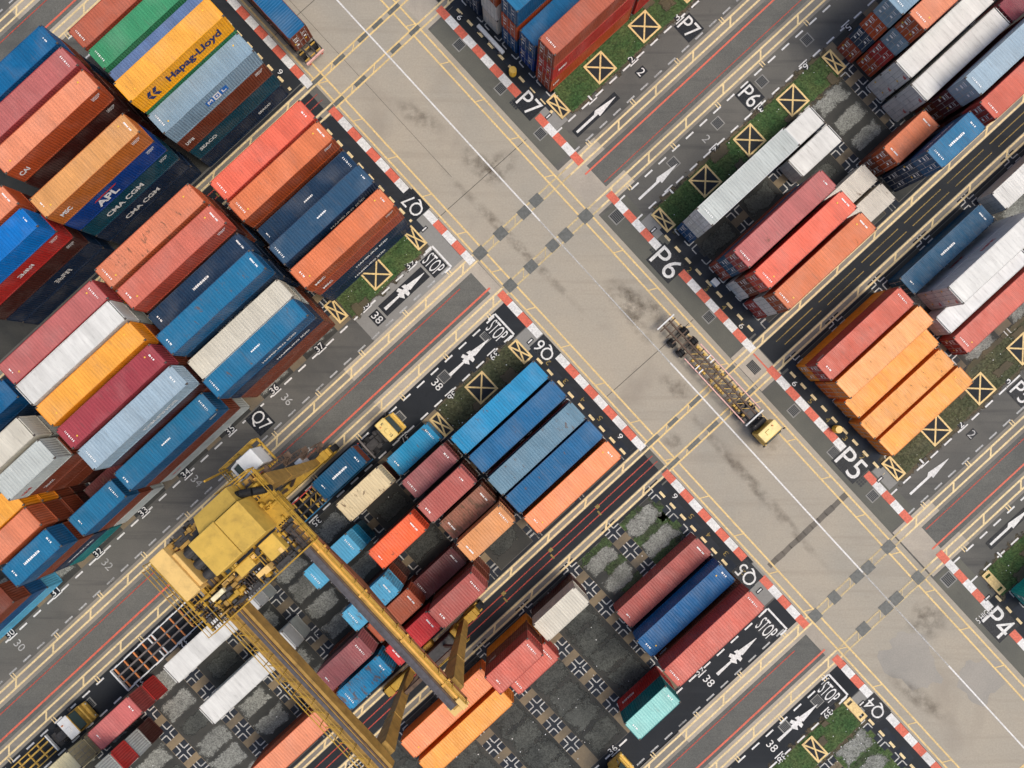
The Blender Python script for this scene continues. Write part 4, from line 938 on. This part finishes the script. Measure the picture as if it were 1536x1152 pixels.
stack(y, f'{q5[4]}, {k3}', L2, -19.8, 24.55, S6, ['brickp'], ('id',))
stack(y, f'{q5[5]}, third bay', L4, -29.95, 21.85, S6, ['melon'], ('dot',))
stack(y, f'{q5[4]}, third bay', L4, -29.95, 24.8, S6, ['yelor'], ('dot',), wear=.04)
# ------------------------------------------------------------------ rubber-tyred gantry crane
CA, CB = -25.75, 3.85
def C(a, b, z): return (a-CA, -(b-CB), z)
crane = thing('gantry_crane', 'yellow rubber-tyred gantry crane straddling the Q6 container rows', 'crane', W(CA, CB, 0))
def cbox(mb, a0, a1, b0, b1, z0, z1, mi=0, ch=0):
    x0, y1, _ = C(a0, b0, 0); x1, y0, _ = C(a1, b1, 0)
    (mb.bbox(x0, x1, y0, y1, z0, z1, ch, mi) if ch else mb.box(x0, x1, y0, y1, z0, z1, mi))
GZ0, GZ1 = 18.9, 20.7
BN, BS = -8.3, 15.8
wheel_m = MB(); wheel_m.tube((0,-.34,0), (0,.34,0), .78, 20); wheel_m = wheel_m.mesh('wheel', BLACK)
rim_m = MB(); rim_m.tube((0,-.36,0), (0,.36,0), .42, 14); rim_m = rim_m.mesh('rim', YELF)
for b in (BN, BS):
    sb = MB(); cbox(sb, -33.6, -19.9, b-.45, b+.45, 1.3, 2.35, 0, .05)
    for a in (-32.9, -20.6): cbox(sb, a-.95, a+.95, b-.55, b+.55, .95, 1.31); cbox(sb, a-.3, a+.3, b-.5, b+.5, 2.35, 2.6)
    sb.build('sill_beam', CRANE, crane)
    for a in (-33.5, -32.1, -21.4, -20.0):
        w = link('wheel', wheel_m, crane, C(a, b, .78)); link('rim', rim_m, w)
    # legs: box plates, wider at the top
    for a in (-30.0, -21.9):
        lg_ = MB(); n = len(lg_.v)
        for z, ha, hb in ((2.3,.36,.36),(13,.62,.5),(GZ0,1.0,.62)):
            for i, j in ((-1,-1),(1,-1),(1,1),(-1,1)): lg_.v.append(C(a+i*ha, b+j*hb, z))
        for r in (0, 4):
            for k in range(4): lg_.f.append((n+r+k, n+r+(k+1)%4, n+r+4+(k+1)%4, n+r+4+k)); lg_.m.append(0)
        lg_.f += [(n+3,n+2,n+1,n), (n+8,n+9,n+10,n+11)]; lg_.m += [0,0]
        cbox(lg_, a-.68, a+.68, b-.54, b+.54, 13, 13.1); cbox(lg_, a-.5, a+.5, b-.47, b+.47, 7.5, 7.6)
        lg_.build('leg', CRANE_T, crane)
    for a0, a1 in (((-30.0,-21.9),) if b == BN else ()):
        pb = MB(); cbox(pb, a0+.55, a1-.55, b-.3, b+.3, 15.2, 16.2, 0, .04); pb.build('portal_beam', CRANE_T, crane)
    dv = MB()
    dv.beam(C(-29.4, b, 8.2), C(-22.5, b, 8.2), .4, .5) if b == BS else None
    dv.beam(C(-29.5, b, 8.2), C(-26.2, b, 2.4), .26, .26); dv.beam(C(-22.4, b, 8.2), C(-25.6, b, 2.4), .26, .26)
    dv.build('diagonal_brace', BROWNM, crane)
# main girders ------------------------------------------------------------
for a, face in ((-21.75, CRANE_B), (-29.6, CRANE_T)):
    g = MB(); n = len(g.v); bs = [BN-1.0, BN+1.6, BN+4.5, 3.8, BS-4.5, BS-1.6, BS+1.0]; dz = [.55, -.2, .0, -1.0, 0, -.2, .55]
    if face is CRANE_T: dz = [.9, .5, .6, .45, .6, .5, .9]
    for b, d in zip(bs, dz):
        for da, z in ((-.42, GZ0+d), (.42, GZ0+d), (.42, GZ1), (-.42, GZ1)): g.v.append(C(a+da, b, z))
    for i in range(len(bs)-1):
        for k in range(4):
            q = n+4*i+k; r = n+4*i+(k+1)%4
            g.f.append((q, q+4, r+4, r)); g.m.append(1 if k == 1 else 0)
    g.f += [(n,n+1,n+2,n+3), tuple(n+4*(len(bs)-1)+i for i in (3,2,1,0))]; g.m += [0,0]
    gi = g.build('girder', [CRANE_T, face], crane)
    t = MB(); cbox(t, a-.62, a-.02, BN-.6, BS+.8, GZ1+.02, GZ1+.09) if face is CRANE_B else cbox(t, a-.42, a-.14, BN-.6, BS+.8, GZ1+.02, GZ1+.09)
    for i in range(9 if face is CRANE_B else 0): cbox(t, a-.60+.03*i, a-.585+.03*i, BN-.6, BS+.7, GZ1+.091, GZ1+.10, 0)
    t.build('cable_tray', CABLE, crane)
    rl = MB(); cbox(rl, a+.02, a+.16, BN-.8, BS+.8, GZ1+.02, GZ1+.14); rl.build('trolley_rail', BROWNM, crane)
    wk = MB(); s = 1 if face is CRANE_B else -1
    a0, a1 = (a+.43, a+1.02) if s > 0 else (a-1.35, a-.55)
    cbox(wk, a0, a1, BN-.5, BS+1.1, GZ1-.25, GZ1-.19)
    for i in range(14):
        b = BN+i*1.85; cbox(wk, min(a0,a1)-.03, max(a0,a1)+.03, b-.05, b+.05, GZ1-.33, GZ1-.251)
    wk.build('walkway', CRANE_B if s > 0 else CRANE_T, crane)
    hr = MB(); e = a1-.03 if s > 0 else a0+.03
    hr.rail([C(e, BN-.4, GZ1-.2), C(e, BS+1.0, GZ1-.2)], 1.1, .055 if s > 0 else .045, 1.6)
    if s > 0:
        hp = MB(); hp.tube(C(a+.5, BN-.6, GZ1+.06), C(a+.5, BS+1.0, GZ1+.06), .15, 8); hp.tube(C(a+.82, BN-.6, GZ1+.0), C(a+.82, BS+1.0, GZ1+.0), .12, 8)
        for i in range(5): b = BN+2.5+5.1*i; cbox(hp, a+.25, a+1.12, b-.1, b+.1, GZ1+.02, GZ1+.24)
        hp.build('conduit', CRANE_O, crane)
    else:
        hr.rail([C(a-.6, BN+1, GZ1-.2), C(a-.6, BS+1.0, GZ1-.2)], 1.1, .04, 1.7)
        for i in range(13):
            b = BN+3+1.75*i; hr.tube(C(a-1.35, b, GZ1+.2), C(a-.55, b+.9, GZ1+.2), .05, 6)
    hr.build('railing', CRANE, crane)
for b in (BN-.55,):
    en = MB(); cbox(en, -29.1, -22.25, b-.22, b+.22, GZ0+.75, GZ1-.3, 0, .03); en.build('end_tie', CRANE, crane)
em = MB(); cbox(em, -22.6, -20.9, BS+.5, BS+1.5, GZ1-.35, GZ1-.2); cbox(em, -21.5, -20.95, BS+.4, BS+1.45, GZ1-.2, GZ1+.35, 0, .05); em.build('end_platform', CRANE_P, crane)
# trolley with machinery house -------------------------------------------
tr = link('trolley', None, crane, (0, 0, 0))
pf = MB(); z = GZ1+.35
for b in (-9.6, -7.2, -4.4, -1.6): cbox(pf, -32.3, -20.6, b-.06, b+.06, z-.2, z+.1)
for a in (-32.2, -30.6, -28.4, -25.0, -22.4, -20.7): cbox(pf, a-.12, a+.12, -9.45, -1.75, z-.199, z+.099)
cbox(pf, -24.4, -22.6, -9.4, -8.7, z+.1, z+.14); cbox(pf, -22.3, -20.8, -7.0, -4.6, z+.1, z+.14)
pfo = pf.build('platform', CRANE, tr)
mh = MB()
cbox(mh, -27.55, -24.83, -8.1, -4.7, z+.1, 23.9, 0, .05); cbox(mh, -24.75, -22.25, -8.0, -4.65, z+.1, 23.95, 0, .05)
n = len(mh.v); mh.v += [C(-26.5,-8.11,23.5), C(-22.5,-8.11,23.5), C(-22.7,-9.6,22.7), C(-26.3,-9.6,22.7), C(-26.5,-8.11,z+.1), C(-22.5,-8.11,z+.1), C(-22.7,-9.6,z+.1), C(-26.3,-9.6,z+.1)]
for f in ((3,2,1,0),(0,1,5,4),(1,2,6,5),(2,3,7,6),(3,0,4,7)): mh.f.append(tuple(n+i for i in f)); mh.m.append(0)
for i in range(24): cbox(mh, -27.5, -24.88, -8.0+.137*i, -7.985+.137*i, 23.9, 23.912); cbox(mh, -24.7, -22.3, -7.9+.135*i, -7.885+.135*i, 23.95, 23.962)
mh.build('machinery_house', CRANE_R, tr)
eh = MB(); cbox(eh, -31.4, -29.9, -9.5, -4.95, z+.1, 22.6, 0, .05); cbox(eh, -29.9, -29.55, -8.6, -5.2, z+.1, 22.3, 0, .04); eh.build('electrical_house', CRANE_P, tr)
dk = MB(); cbox(dk, -29.3, -27.75, -8.4, -5.0, z+.1, z+.5, 0, .1)
for b in (-7.8, -6.6, -5.5): dk.tube(C(-29.2, b, z+.75), C(-27.8, b, z+.75), .42, 12)
dk.build('hoist_drum', DARKM, tr)
rr = random.Random(11)
for nm, mt, n, area, hm in (('hoist_motor', CRANE, 14, (-22.1,-20.7,-8.6,-4.5), 1.0),('hoist_motor', CRANE, 16, (-32.0,-22.4,-4.3,-1.8), .8),('cable_clamp', DARKM, 40, (-32.2,-20.7,-4.4,-1.7), .6),('cable_clamp', DARKM, 22, (-29.9,-26.6,-9.9,-8.2), .6),('pulley', CRANE_T, 18, (-30.5,-26.4,-9.7,-8.4), .8),('pulley', CRANE_T, 12, (-31.9,-22.0,-4.3,-1.8), .9),('gearbox', CRANE_P, 7, (-31.9,-22.0,-4.3,-1.8), 1.2)):
    mo = MB()
    for _ in range(n):
        a0 = rr.uniform(area[0], area[1]-.4); b0 = rr.uniform(area[2], area[3]-.3); wa, wb = rr.choice((rr.uniform(.1,.5), rr.uniform(.5,1.5))), rr.uniform(.08,.45)
        if rr.random() < .25: mo.tube(C(a0, b0, z+.35), C(min(a0+wa*1.6, area[1]), b0, z+.35), rr.uniform(.12,.24), 10)
        else: zz = z+.09; cbox(mo, a0, min(a0+wa, area[1]), b0, min(b0+wb, area[3]), zz, zz+rr.uniform(.15, hm), 0, .02)
    for i in range(4): b = area[2]+(area[3]-area[2])*(i+.5)/4; cbox(mo, area[0], area[1], b-.06, b+.06, z+.06, z+.12)
    for i in range(6): a = area[0]+(area[1]-area[0])*(i+.5)/6; cbox(mo, a-.05, a+.05, area[2], area[3], z+.061, z+.121)
    mo.build(nm, mt, tr)
mo = MB(); cbox(mo, -24.3, -22.7, -4.4, -2.7, z+.1, z+1.1, 0, .04); cbox(mo, -27.1, -25.5, -4.4, -3.4, z+.1, z+.9, 0, .04); mo.build('gearbox', CRANE_R, tr)
gt = MB()
for i in range(42): gt.beam(C(-32+.27*i, -4.4, z+.12), C(-32+.27*i, -1.7, z+.12), .05, .05)
gt.build('grating', BROWNM, tr)
cbx = MB(); cbox(cbx, -30.2, -28.9, -3.9, -3.5, z+.1, z+.9, 0, .04); cbx.build('control_box', mat_plain('cream_box', (.75,.68,.45), .5), tr)
ra = MB()
ra.rail([C(-32.3,-9.6,z), C(-32.3,-1.6,z), C(-20.6,-1.6,z), C(-20.6,-9.6,z), C(-24,-9.9,z)], 1.1, .035, 1.4)
ra.rail([C(-29.8,-4.3,z), C(-24.9,-4.3,z), C(-24.9,-2.7,z)], 1.1, .045, 1.2)
ra.build('railing', CRANE, tr)
la = MB()                                   # maintenance lattice beside the electrical house
for a in (-32.75, -32.25, -31.75): la.tube(C(a,-9.3,z-.3), C(a,-3.2,z-.3), .045, 6)
for i in range(13): b = -9.3+.5*i; la.tube(C(-32.8,b,z-.3), C(-31.7,b,z-.3), .035, 6)
for i in range(3): la.tube(C(-32.8,-9.2+2.9*i,z-.3), C(-32.8,-9.2+2.9*i,z+.9), .04, 6)
la.tube(C(-32.8,-9.3,z+.85), C(-32.8,-3.2,z+.85), .045, 6)
la.build('service_ladder', CRANE_T, tr)
fs = MB(); pts = [C(-24.2,-8.9,GZ1+.9), C(-23.2,-8.75,GZ1+1.5), C(-22.4,-8.5,GZ1+1.6), C(-21.6,-8.0,GZ1+1.5), C(-21.0,-7.55,GZ1+.9), C(-20.7,-7.3,GZ1+.3)]
for p, q in zip(pts[:-1], pts[1:]): fs.tube(p, q, .34, 10)
fs.build('cable_chain', BLACK, tr)
# operator cabin hung under the trolley
cbn = MB(); cbox(cbn, -22.35, -20.75, -11.5, -9.75, 15.6, 18.0, 0, .06)
co = cbn.build('operator_cabin', CABW, tr)
wn = MB(); n = len(wn.v)
wn.v += [C(-23.7,-11.3,15.7), C(-22.36,-11.3,15.7), C(-22.36,-9.95,15.7), C(-23.7,-9.95,15.7), C(-23.3,-11.3,17.3), C(-22.36,-11.3,17.9), C(-22.36,-9.95,17.9), C(-23.3,-9.95,17.3)]
for f in ((3,2,1,0),(4,5,6,7),(0,1,5,4),(1,2,6,5),(2,3,7,6),(3,0,4,7)): wn.f.append(tuple(n+i for i in f)); wn.m.append(0)
wn.build('cabin_window', GLASS, co)
wf = MB()
for b in (-11.35, -9.9): wf.beam(C(-23.75, b, 15.65), C(-23.33, b, 17.35), .16, .16); wf.beam(C(-23.33, b, 17.35), C(-22.3, b, 18.0), .2, .14)
wf.beam(C(-23.35,-11.4,17.36), C(-23.35,-9.85,17.36), .2, .14); wf.beam(C(-22.3,-11.5,18.03), C(-22.3,-9.8,18.03), .18, .1); wf.beam(C(-23.78,-11.4,15.7), C(-23.78,-9.85,15.7), .2, .2)
wf.build('window_frame', CABW, co)
cp = MB()
for p, q in (((-24.6,-12.2),(-20.5,-12.2)),((-24.6,-9.5),(-20.5,-9.5)),((-24.6,-12.2),(-24.6,-9.5)),((-20.5,-12.2),(-20.5,-9.5)),((-24.6,-11.6),(-20.5,-11.6))): cp.beam(C(*p,15.5), C(*q,15.5), .18, .14)
cbox(cp, -22.3, -21.3, -12.2, -11.65, 15.6, 16.5, 0, .04)
cp.rail([C(-20.5,-12.2,15.6), C(-24.6,-12.2,15.6), C(-24.6,-9.4,15.6)], 1.1, .045, 1.0)
for a, b in ((-24.4,-9.6),(-21.0,-9.6),(-24.4,-11.9)): cp.beam(C(a, b, 15.6), C(a, b+.4, GZ1+.2), .16, .16)
cp.beam(C(-24.3,-9.6,15.8), C(-27.5,-8.9,GZ1+.2), .14, .14); cp.beam(C(-25.2,-9.5,19.5), C(-22.6,-9.7,18.6), .12, .12)
cp.build('cabin_platform', CRANE, tr)
hk = MB()
for a in (-27.2,-24.2):
    for b in (-7.4,-5.4): hk.tube(C(a,b,z), C(a,b,15.2), .03, 6)
hk.build('hoist_rope', DARKM, tr)
spd = MB(); cbox(spd, -28.6, -22.8, -6.75, -6.05, 14.7, 15.2, 0, .05); cbox(spd, -28.85, -28.6, -7.5, -5.2, 14.7, 14.95); cbox(spd, -22.8, -22.55, -7.5, -5.2, 14.7, 14.95); spd.build('spreader', CRANE, tr)
# stairs, power pack and cabinets on the sills
sr = MB()
for i in range(6):
    z0 = 2.4+2.65*i; a0, a1 = ((-20.9,-19.5) if i % 2 == 0 else (-19.5,-20.9))
    b = BN-.85
    for o in (-.28, .28): sr.beam(C(a0, b+o, z0), C(a1, b+o, z0+2.4), .05, .12); sr.tube(C(a0, b+o, z0+1), C(a1, b+o, z0+3.3), .03, 5)
    for k in range(9): sr.beam(C(a0+(a1-a0)*k/8, b-.28, z0+2.4*k/8), C(a0+(a1-a0)*k/8, b+.28, z0+2.4*k/8), .07, .03)
    cbox(sr, a1-.3, a1+.3, b-.3, b+.3, z0+2.5, z0+2.55)
sr.build('stairs', BROWNM, crane)
pp = MB(); cbox(pp, -26.4, -23.2, BN-1.6, BN-.5, 2.0, 4.0, 0, .06)
for i in range(6): cbox(pp, -26.2+.5*i, -25.95+.5*i, BN-1.63, BN-1.5, 2.4, 3.6)
pp.build('power_pack', DARKM, crane)
wc = MB(); cbox(wc, -23.0, -22.2, BN-1.4, BN-.55, 2.4, 4.6, 0, .05); wc.build('control_cabinet', CABW, crane)
lp = MB(); lp.tube(C(-21.2,BN-1.5,2.2), C(-21.2,BN-1.5,3.6), .05, 6); cbox(lp, -21.5, -20.9, BN-1.65, BN-1.35, 3.6, 3.85); lp.build('work_lamp', CABW, crane)
pk = MB(); cbox(pk, -27.6, -23.4, BS-.6, BS+.95, 2.36, 4.3, 0, .08)
pk.build('engine_house', DARKM, crane)
pk2 = MB()
for a0, a1, b0, b1, h in ((-28.4,-27.7,BS-.5,BS+.6,1.3),(-23.3,-22.6,BS-.7,BS+.5,1.5),(-26.8,-25.7,BS-1.3,BS-.65,1.0),(-24.8,-24.1,BS+1.0,BS+1.5,.9)): cbox(pk2, a0, a1, b0, b1, 2.36, 2.36+h, 0, .08)
pk2.rail([C(-28.5,BS+1.5,2.4), C(-22.4,BS+1.5,2.4)], 1.1, .045, 1.0)
pk2.build('fuel_tank', CRANE, crane)

# ------------------------------------------------------------------ terminal tractors and chassis
TY = MB(); TY.tube((0,-.15,0), (0,.15,0), .5, 18); TYRE = TY.mesh('wheel', BLACK)
RM = MB(); RM.tube((0,-.16,0), (0,.16,0), .24, 12); RIM = RM.mesh('rim', GREYM)
def wheels(parent, spots, r=.5):
    for x, y in spots:
        w = link('wheel', TYRE, parent, (x, y, .5)); link('rim', RIM, w)
def text_on(parent, s, x, y, z, h, w, rz=0, mat=DARKM):
    o = link('lettering', text_mesh(s, h, w, mat, .02), parent, (x, y, z)); o.rotation_euler = (0, 0, rz)
def tractor(label, a, b, rz, roofmat, bodymat, number=None):
    """yard tractor, nose along local +x, origin under the rear axle"""
    t = thing('terminal_tractor', label, 'tractor', W(a, b, .03), rz, 'terminal tractors')
    m = MB(); m.box(-1.0, 3.6, -.45, .45, .55, .82); m.box(-.9, .9, -.85, -.46, .78, .84); m.box(-.9, .9, .46, .85, .78, .84)
    m.bbox(-.5, .9, -.5, .5, .82, 1.12, .08); m.build('chassis', DARKM, t)
    wheels(t, [(0,.92),(0,-.92),(0,.6),(0,-.6),(2.75,1.0),(2.75,-1.0)])
    m = MB(); m.bbox(1.55, 2.05, -.9, .9, .83, 1.7, .06); m.tube((1.35,-.75,.83),(1.35,-.75,2.7), .08, 8); m.bbox(1.0, 1.5, .5, 1.05, .5, 1.1, .06); m.build('engine_bay', DARKM, t)
    m = MB(); m.bbox(2.25, 4.05, -1.2, 1.2, .6, 1.45, .1); m.bbox(3.6, 4.3, -1.15, 1.15, .45, .95, .08); m.build('bumper', bodymat, t)
    # cab: tapered box with sloping windscreen
    m = MB(); n = len(m.v)
    m.v += [(2.2,-1.22,1.45),(3.95,-1.22,1.45),(3.95,1.22,1.45),(2.2,1.22,1.45),(2.2,-1.22,2.2),(3.95,-1.05,2.0),(3.95,1.05,2.0),(2.2,1.22,2.2),(2.25,-1.2,2.78),(3.35,-1.2,2.78),(3.35,1.2,2.78),(2.25,1.2,2.78)]
    for f in ((0,1,5,4),(1,2,6,5),(2,3,7,6),(3,0,4,7),(4,5,9,8),(6,7,11,10),(7,4,8,11),(8,9,10,11)): m.f.append(tuple(n+i for i in f)); m.m.append(0)
    cab = m.build('cab', bodymat, t)
    m = MB(); m.v += [(3.93,-1.0,2.03),(3.93,1.0,2.03),(3.40,1.05,2.72),(3.40,-1.05,2.72)]; m.v += [(x-.04, yy, zz-.03) for x, yy, zz in m.v]
    m.f += [(0,1,2,3),(7,6,5,4),(0,4,5,1),(1,5,6,2),(2,6,7,3),(3,7,4,0)]; m.m += [0]*6; m.build('windscreen', GLASS, cab)
    m = MB(); m.bbox(2.12, 3.42, -1.26, 1.26, 2.78, 2.9, .06); m.box(2.3, 2.34, -1.1, 1.1, 2.9, 2.915); m.build('roof', roofmat, cab)
    m = MB(); m.bbox(3.3, 3.48, -1.15, 1.15, 2.72, 2.84, .04); m.build('sun_visor', bodymat, cab)
    for s in (-1, 1):
        m = MB(); m.beam((3.6,s*1.15,2.3), (3.8,s*1.5,2.35), .05, .05); m.box(3.75, 3.82, s*1.5-.12, s*1.5+.12, 2.1, 2.5); m.build('mirror', DARKM, cab)
        m = MB(); m.tube((4.3,s*.85,.75), (4.33,s*.85,.75), .1, 10); m.build('headlight', CABW, t)
    m = MB(); m.tube((2.5,.6,2.9), (2.5,.6,3.08), .08, 8); m.build('beacon', ORAF, cab)
    m = MB(); m.bbox(2.5, 3.0, -.5, .1, 2.9, 2.99, .04); m.build('roof_hatch', roofmat, cab)
    if number:
        text_on(cab, number[0], 2.85, .75, 2.925, .3, .26, -math.pi/2); text_on(cab, number[1], 2.8, -.65, 2.925, .32, .62, -math.pi/2)
    return t
def chassis(label, a, b, rz, L, beam, rail, rail2, cross, bolster=CABW, axles=(1.6, 3.0), extra=True, w=1.22, outer=False):
    """skeletal trailer, front along local +x, origin at the rear bumper"""
    t = thing('container_chassis', label, 'trailer', W(a, b, .03), rz, 'container chassis')
    m = MB()
    for y in (-.42, .42): m.box(.1, L-.3, y-.09, y+.09, .95, 1.2)
    m.build('main_beam', beam, t)
    m = MB(); x = .5; i = 0
    while x < L-.6:
        m.box(x-.07, x+.07, -w+.08, -.511, 1.0, 1.12); m.box(x-.07, x+.07, .511, w-.08, 1.0, 1.12); m.box(x-.06, x+.06, -.329, .329, 1.02, 1.14); x += .95 if extra else 1.4; i += 1
    m.build('cross_member', cross, t)
    for s, mt in ((-1, rail), (1, rail2)):
        m = MB(); m.box((axles[1]+.7 if outer else .15) if extra else .6, L-.4, s*w-.06, s*w+.06, 1.0, 1.16)
        m.build('side_rail', mt, t)
    m = MB(); m.box(L-.16, L, -w-.12, w+.12, 1.0, 1.28); m.build('front_bolster', bolster, t)
    m = MB(); m.box(0, .16, -w-.05, w+.05, 1.0, 1.26); m.build('rear_bolster', bolster, t)
    for x in (L*.42, L*.46):
        for s in (-1, 1): m = MB(); y0, y1 = sorted((s*.55, s*(w+.0))); m.box(x-.07, x+.07, y0, y1, 1.17, 1.27); m.build('twist_lock_arm', bolster, t)
    m = MB()
    for x in axles: m.tube((x,-1.0,.5),(x,1.0,.5), .08, 8)
    m.build('axle', DARKM, t)
    wheels(t, [(x, s*y) for x in axles for s in (-1, 1) for y in ((.82, 1.18) if outer else (.70, 1.03))])
    for s in (-1, 1): m = MB(); m.box(-.04, -.001, s*.9-.14, s*.9+.14, .8, .95); m.build('tail_light', REDM, t)
    if extra:
        m = MB(); rr = random.Random(5)
        for i in range(26):
            x = 4.6+.38*i
            if x > L-1: break
            s = rr.choice((-1, 1)); m.bbox(x-.16, x+.16, s*.72-.13, s*.72+.13, .8, 1.22, .04)
            if i % 2: m.beam((x-.3,-.33,1.1), (x+.3,.33,1.1), .07, .08)
        m.build('landing_gear', YELF, t)
    return t
DV = TH - math.pi/2                      # facing down the main road
chassis('empty rusty skeletal trailer on the main road behind the yellow tractor', 17.42, 6.55, DV, 14.85, BROWNM, PINKF, PINKF, BROWNM, axles=(2.35, 3.85), outer=True)
tractor('yellow terminal tractor pulling the empty trailer down the main road', 17.3, 20.3, DV, YELP2, YELP)
# lane truck under the crane with the blue box
tractor('yellow terminal tractor in the Q6 truck lane ahead of the blue container', -16.35, -5.68, TH, YELP2, YELP, ('K', '712'))
chassis('blue skeletal trailer carrying the blue container in the Q6 truck lane', -30.6, -5.65, TH, 13.75, DARKM, BLUF, REDM, YELF, GREYM, axles=(1.6, 3.0), w=1.2)
place_container('deep', L2, S6-.004, -20.35, -5.65, 1.29, 'deep blue container riding a trailer in the Q6 truck lane beside the crane', 'containers on trailers', marks=('id','word'), end='brown')
# empty chassis reaching under the crane
chassis('empty trailer with grey beams and white side rails reaching under the crane', -55.15, -5.5, TH, 13.6, GREYM, CABW, CABW, ORAF, extra=False, w=1.42, axles=(1.5, 2.9))
tractor('yellow terminal tractor half hidden under the crane trolley', -41.0, -5.5, TH, YELP2, YELP)
# bottom-left truck
chassis('yellow-framed empty trailer at the lower left corner', -78.6, -5.55, TH, 13.3, YELF, YELF, YELF, YELF, extra=False, w=1.0, axles=(1.5, 2.9))
tractor('orange-yellow tractor with white cab roof at the lower left corner', -64.3, -5.4, TH, CABW, YELF)
# top-left truck
chassis('trailer under the blue-roofed container at the top left of the main road', 8.75, -41.95, TH+math.pi/2, 14.6, DARKM, DARKM, DARKM, YELF, PINKF, axles=(1.5, 2.9))
place_container('brown', L4, S6-.004, 8.85, -49.9, 1.29, 'red container with blue roof on a trailer at the top of the main road', 'containers on trailers', marks=('door','doory'), flip=False, roof='blue', wear=.1)
o = [q for q in bpy.data.objects if q.get('label', '').startswith('red container with blue roof')][0]; o.rotation_euler.z = TH+math.pi/2
# bottom-edge tractor in the Q5 lane
tractor('yellow tractor nose at the bottom edge in the Q5 truck lane', -23.6, 40.1, TH, YELP, YELP)
chassis('trailer behind the tractor at the bottom edge of the Q5 truck lane', -37.8, 40.1, TH, 13.6, BROWNM, DARKM, DARKM, YELF, extra=False)

# ------------------------------------------------------------------ small things
def drum(a, b, label):
    m = MB(); m.tube((0,0,0), (0,0,.95), .42, 20)
    for z in (.3,.62): m.tube((0,0,z), (0,0,z+.04), .44, 20)
    t = thing('drum', label, 'drum', W(a, b, .03), TH, 'yellow drums'); m.build('body', YEL_D, t)
    m = MB(); m.tube((0,0,.95), (0,0,.98), .40, 20); m.tube((.2,0,.98), (.2,0,1.0), .05, 8); m.build('lid', YELP, t)
drum(24.15, -25.95, 'yellow steel drum by the kerb dashes next to the P7 stacks')
drum(23.6, 28.85, 'yellow steel drum by the kerb dashes next to the orange P5 containers')
m = MB(); m.bbox(-2.15, 2.15, -.22, .22, .25, .55, .04)
t = thing('spreader_beam', 'long white steel beam lying in front of the P7 container doors', 'beam', W(24.85, -30.4, .02), DV)
m.build('beam', CABW, t)
m = MB()
for x in (-1.7, 1.7): m.box(x-.12, x+.12, -.4, .4, 0, .249)
m.build('support', DARKM, t)
for i in range(3):
    m = MB(); m.tube((1.9-.9*i,-.35,.3),(1.9-.9*i,-.35,.62), .07, 8); m.build('lug', GREYM, t)
t = thing('lashing_bin', 'small pale-blue bin beside the P6 red containers', 'bin', W(24.75, 7.2, .02), TH)
m = MB(); m.bbox(-.3,.3,-.42,.42,0,.7,.05); m.build('body', mat_plain('bin_blue', (.30,.42,.55), .5), t)
m = MB(); m.bbox(-.33,.33,-.45,.45,.701,.76,.03); m.build('lid', CABW, t)

# ------------------------------------------------------------------ camera, daylight
cam = bpy.data.cameras.new('camera'); cam.sensor_width = 36; cam.lens = 24; cam.clip_end = 2000; cam.clip_start = 1
co_ = bpy.data.objects.new('camera', cam); COL.objects.link(co_); co_.location = (0, 0, 78); co_.rotation_euler = (0, 0, 0); sc.camera = co_
SUN_EL, SUN_AZ = R(62), R(102)      # azimuth of the sun, measured from +Y clockwise
wd = bpy.data.worlds.new('World'); sc.world = wd; wd.use_nodes = True
nt = wd.node_tree; bg = nt.nodes['Background']
sky = nt.nodes.new('ShaderNodeTexSky'); sky.sky_type = 'NISHITA'; sky.sun_disc = False; sky.sun_elevation = SUN_EL; sky.sun_rotation = SUN_AZ
sky.air_density = 1.0; sky.dust_density = 4.0; sky.ozone_density = .6
nt.links.new(sky.outputs[0], bg.inputs[0]); bg.inputs[1].default_value = .135
sl = bpy.data.lights.new('sun', 'SUN'); sl.energy = 1.75; sl.angle = R(24); sl.color = (1, .93, .82)
so = bpy.data.objects.new('sun', sl); COL.objects.link(so)
d = Vector((math.sin(SUN_AZ)*math.cos(SUN_EL), math.cos(SUN_AZ)*math.cos(SUN_EL), math.sin(SUN_EL)))
so.rotation_euler = d.to_track_quat('Z', 'Y').to_euler(); so.location = d*100
sc.view_settings.view_transform = 'Standard'; sc.view_settings.look = 'None'; sc.view_settings.exposure = 0.14; sc.view_settings.gamma = 1
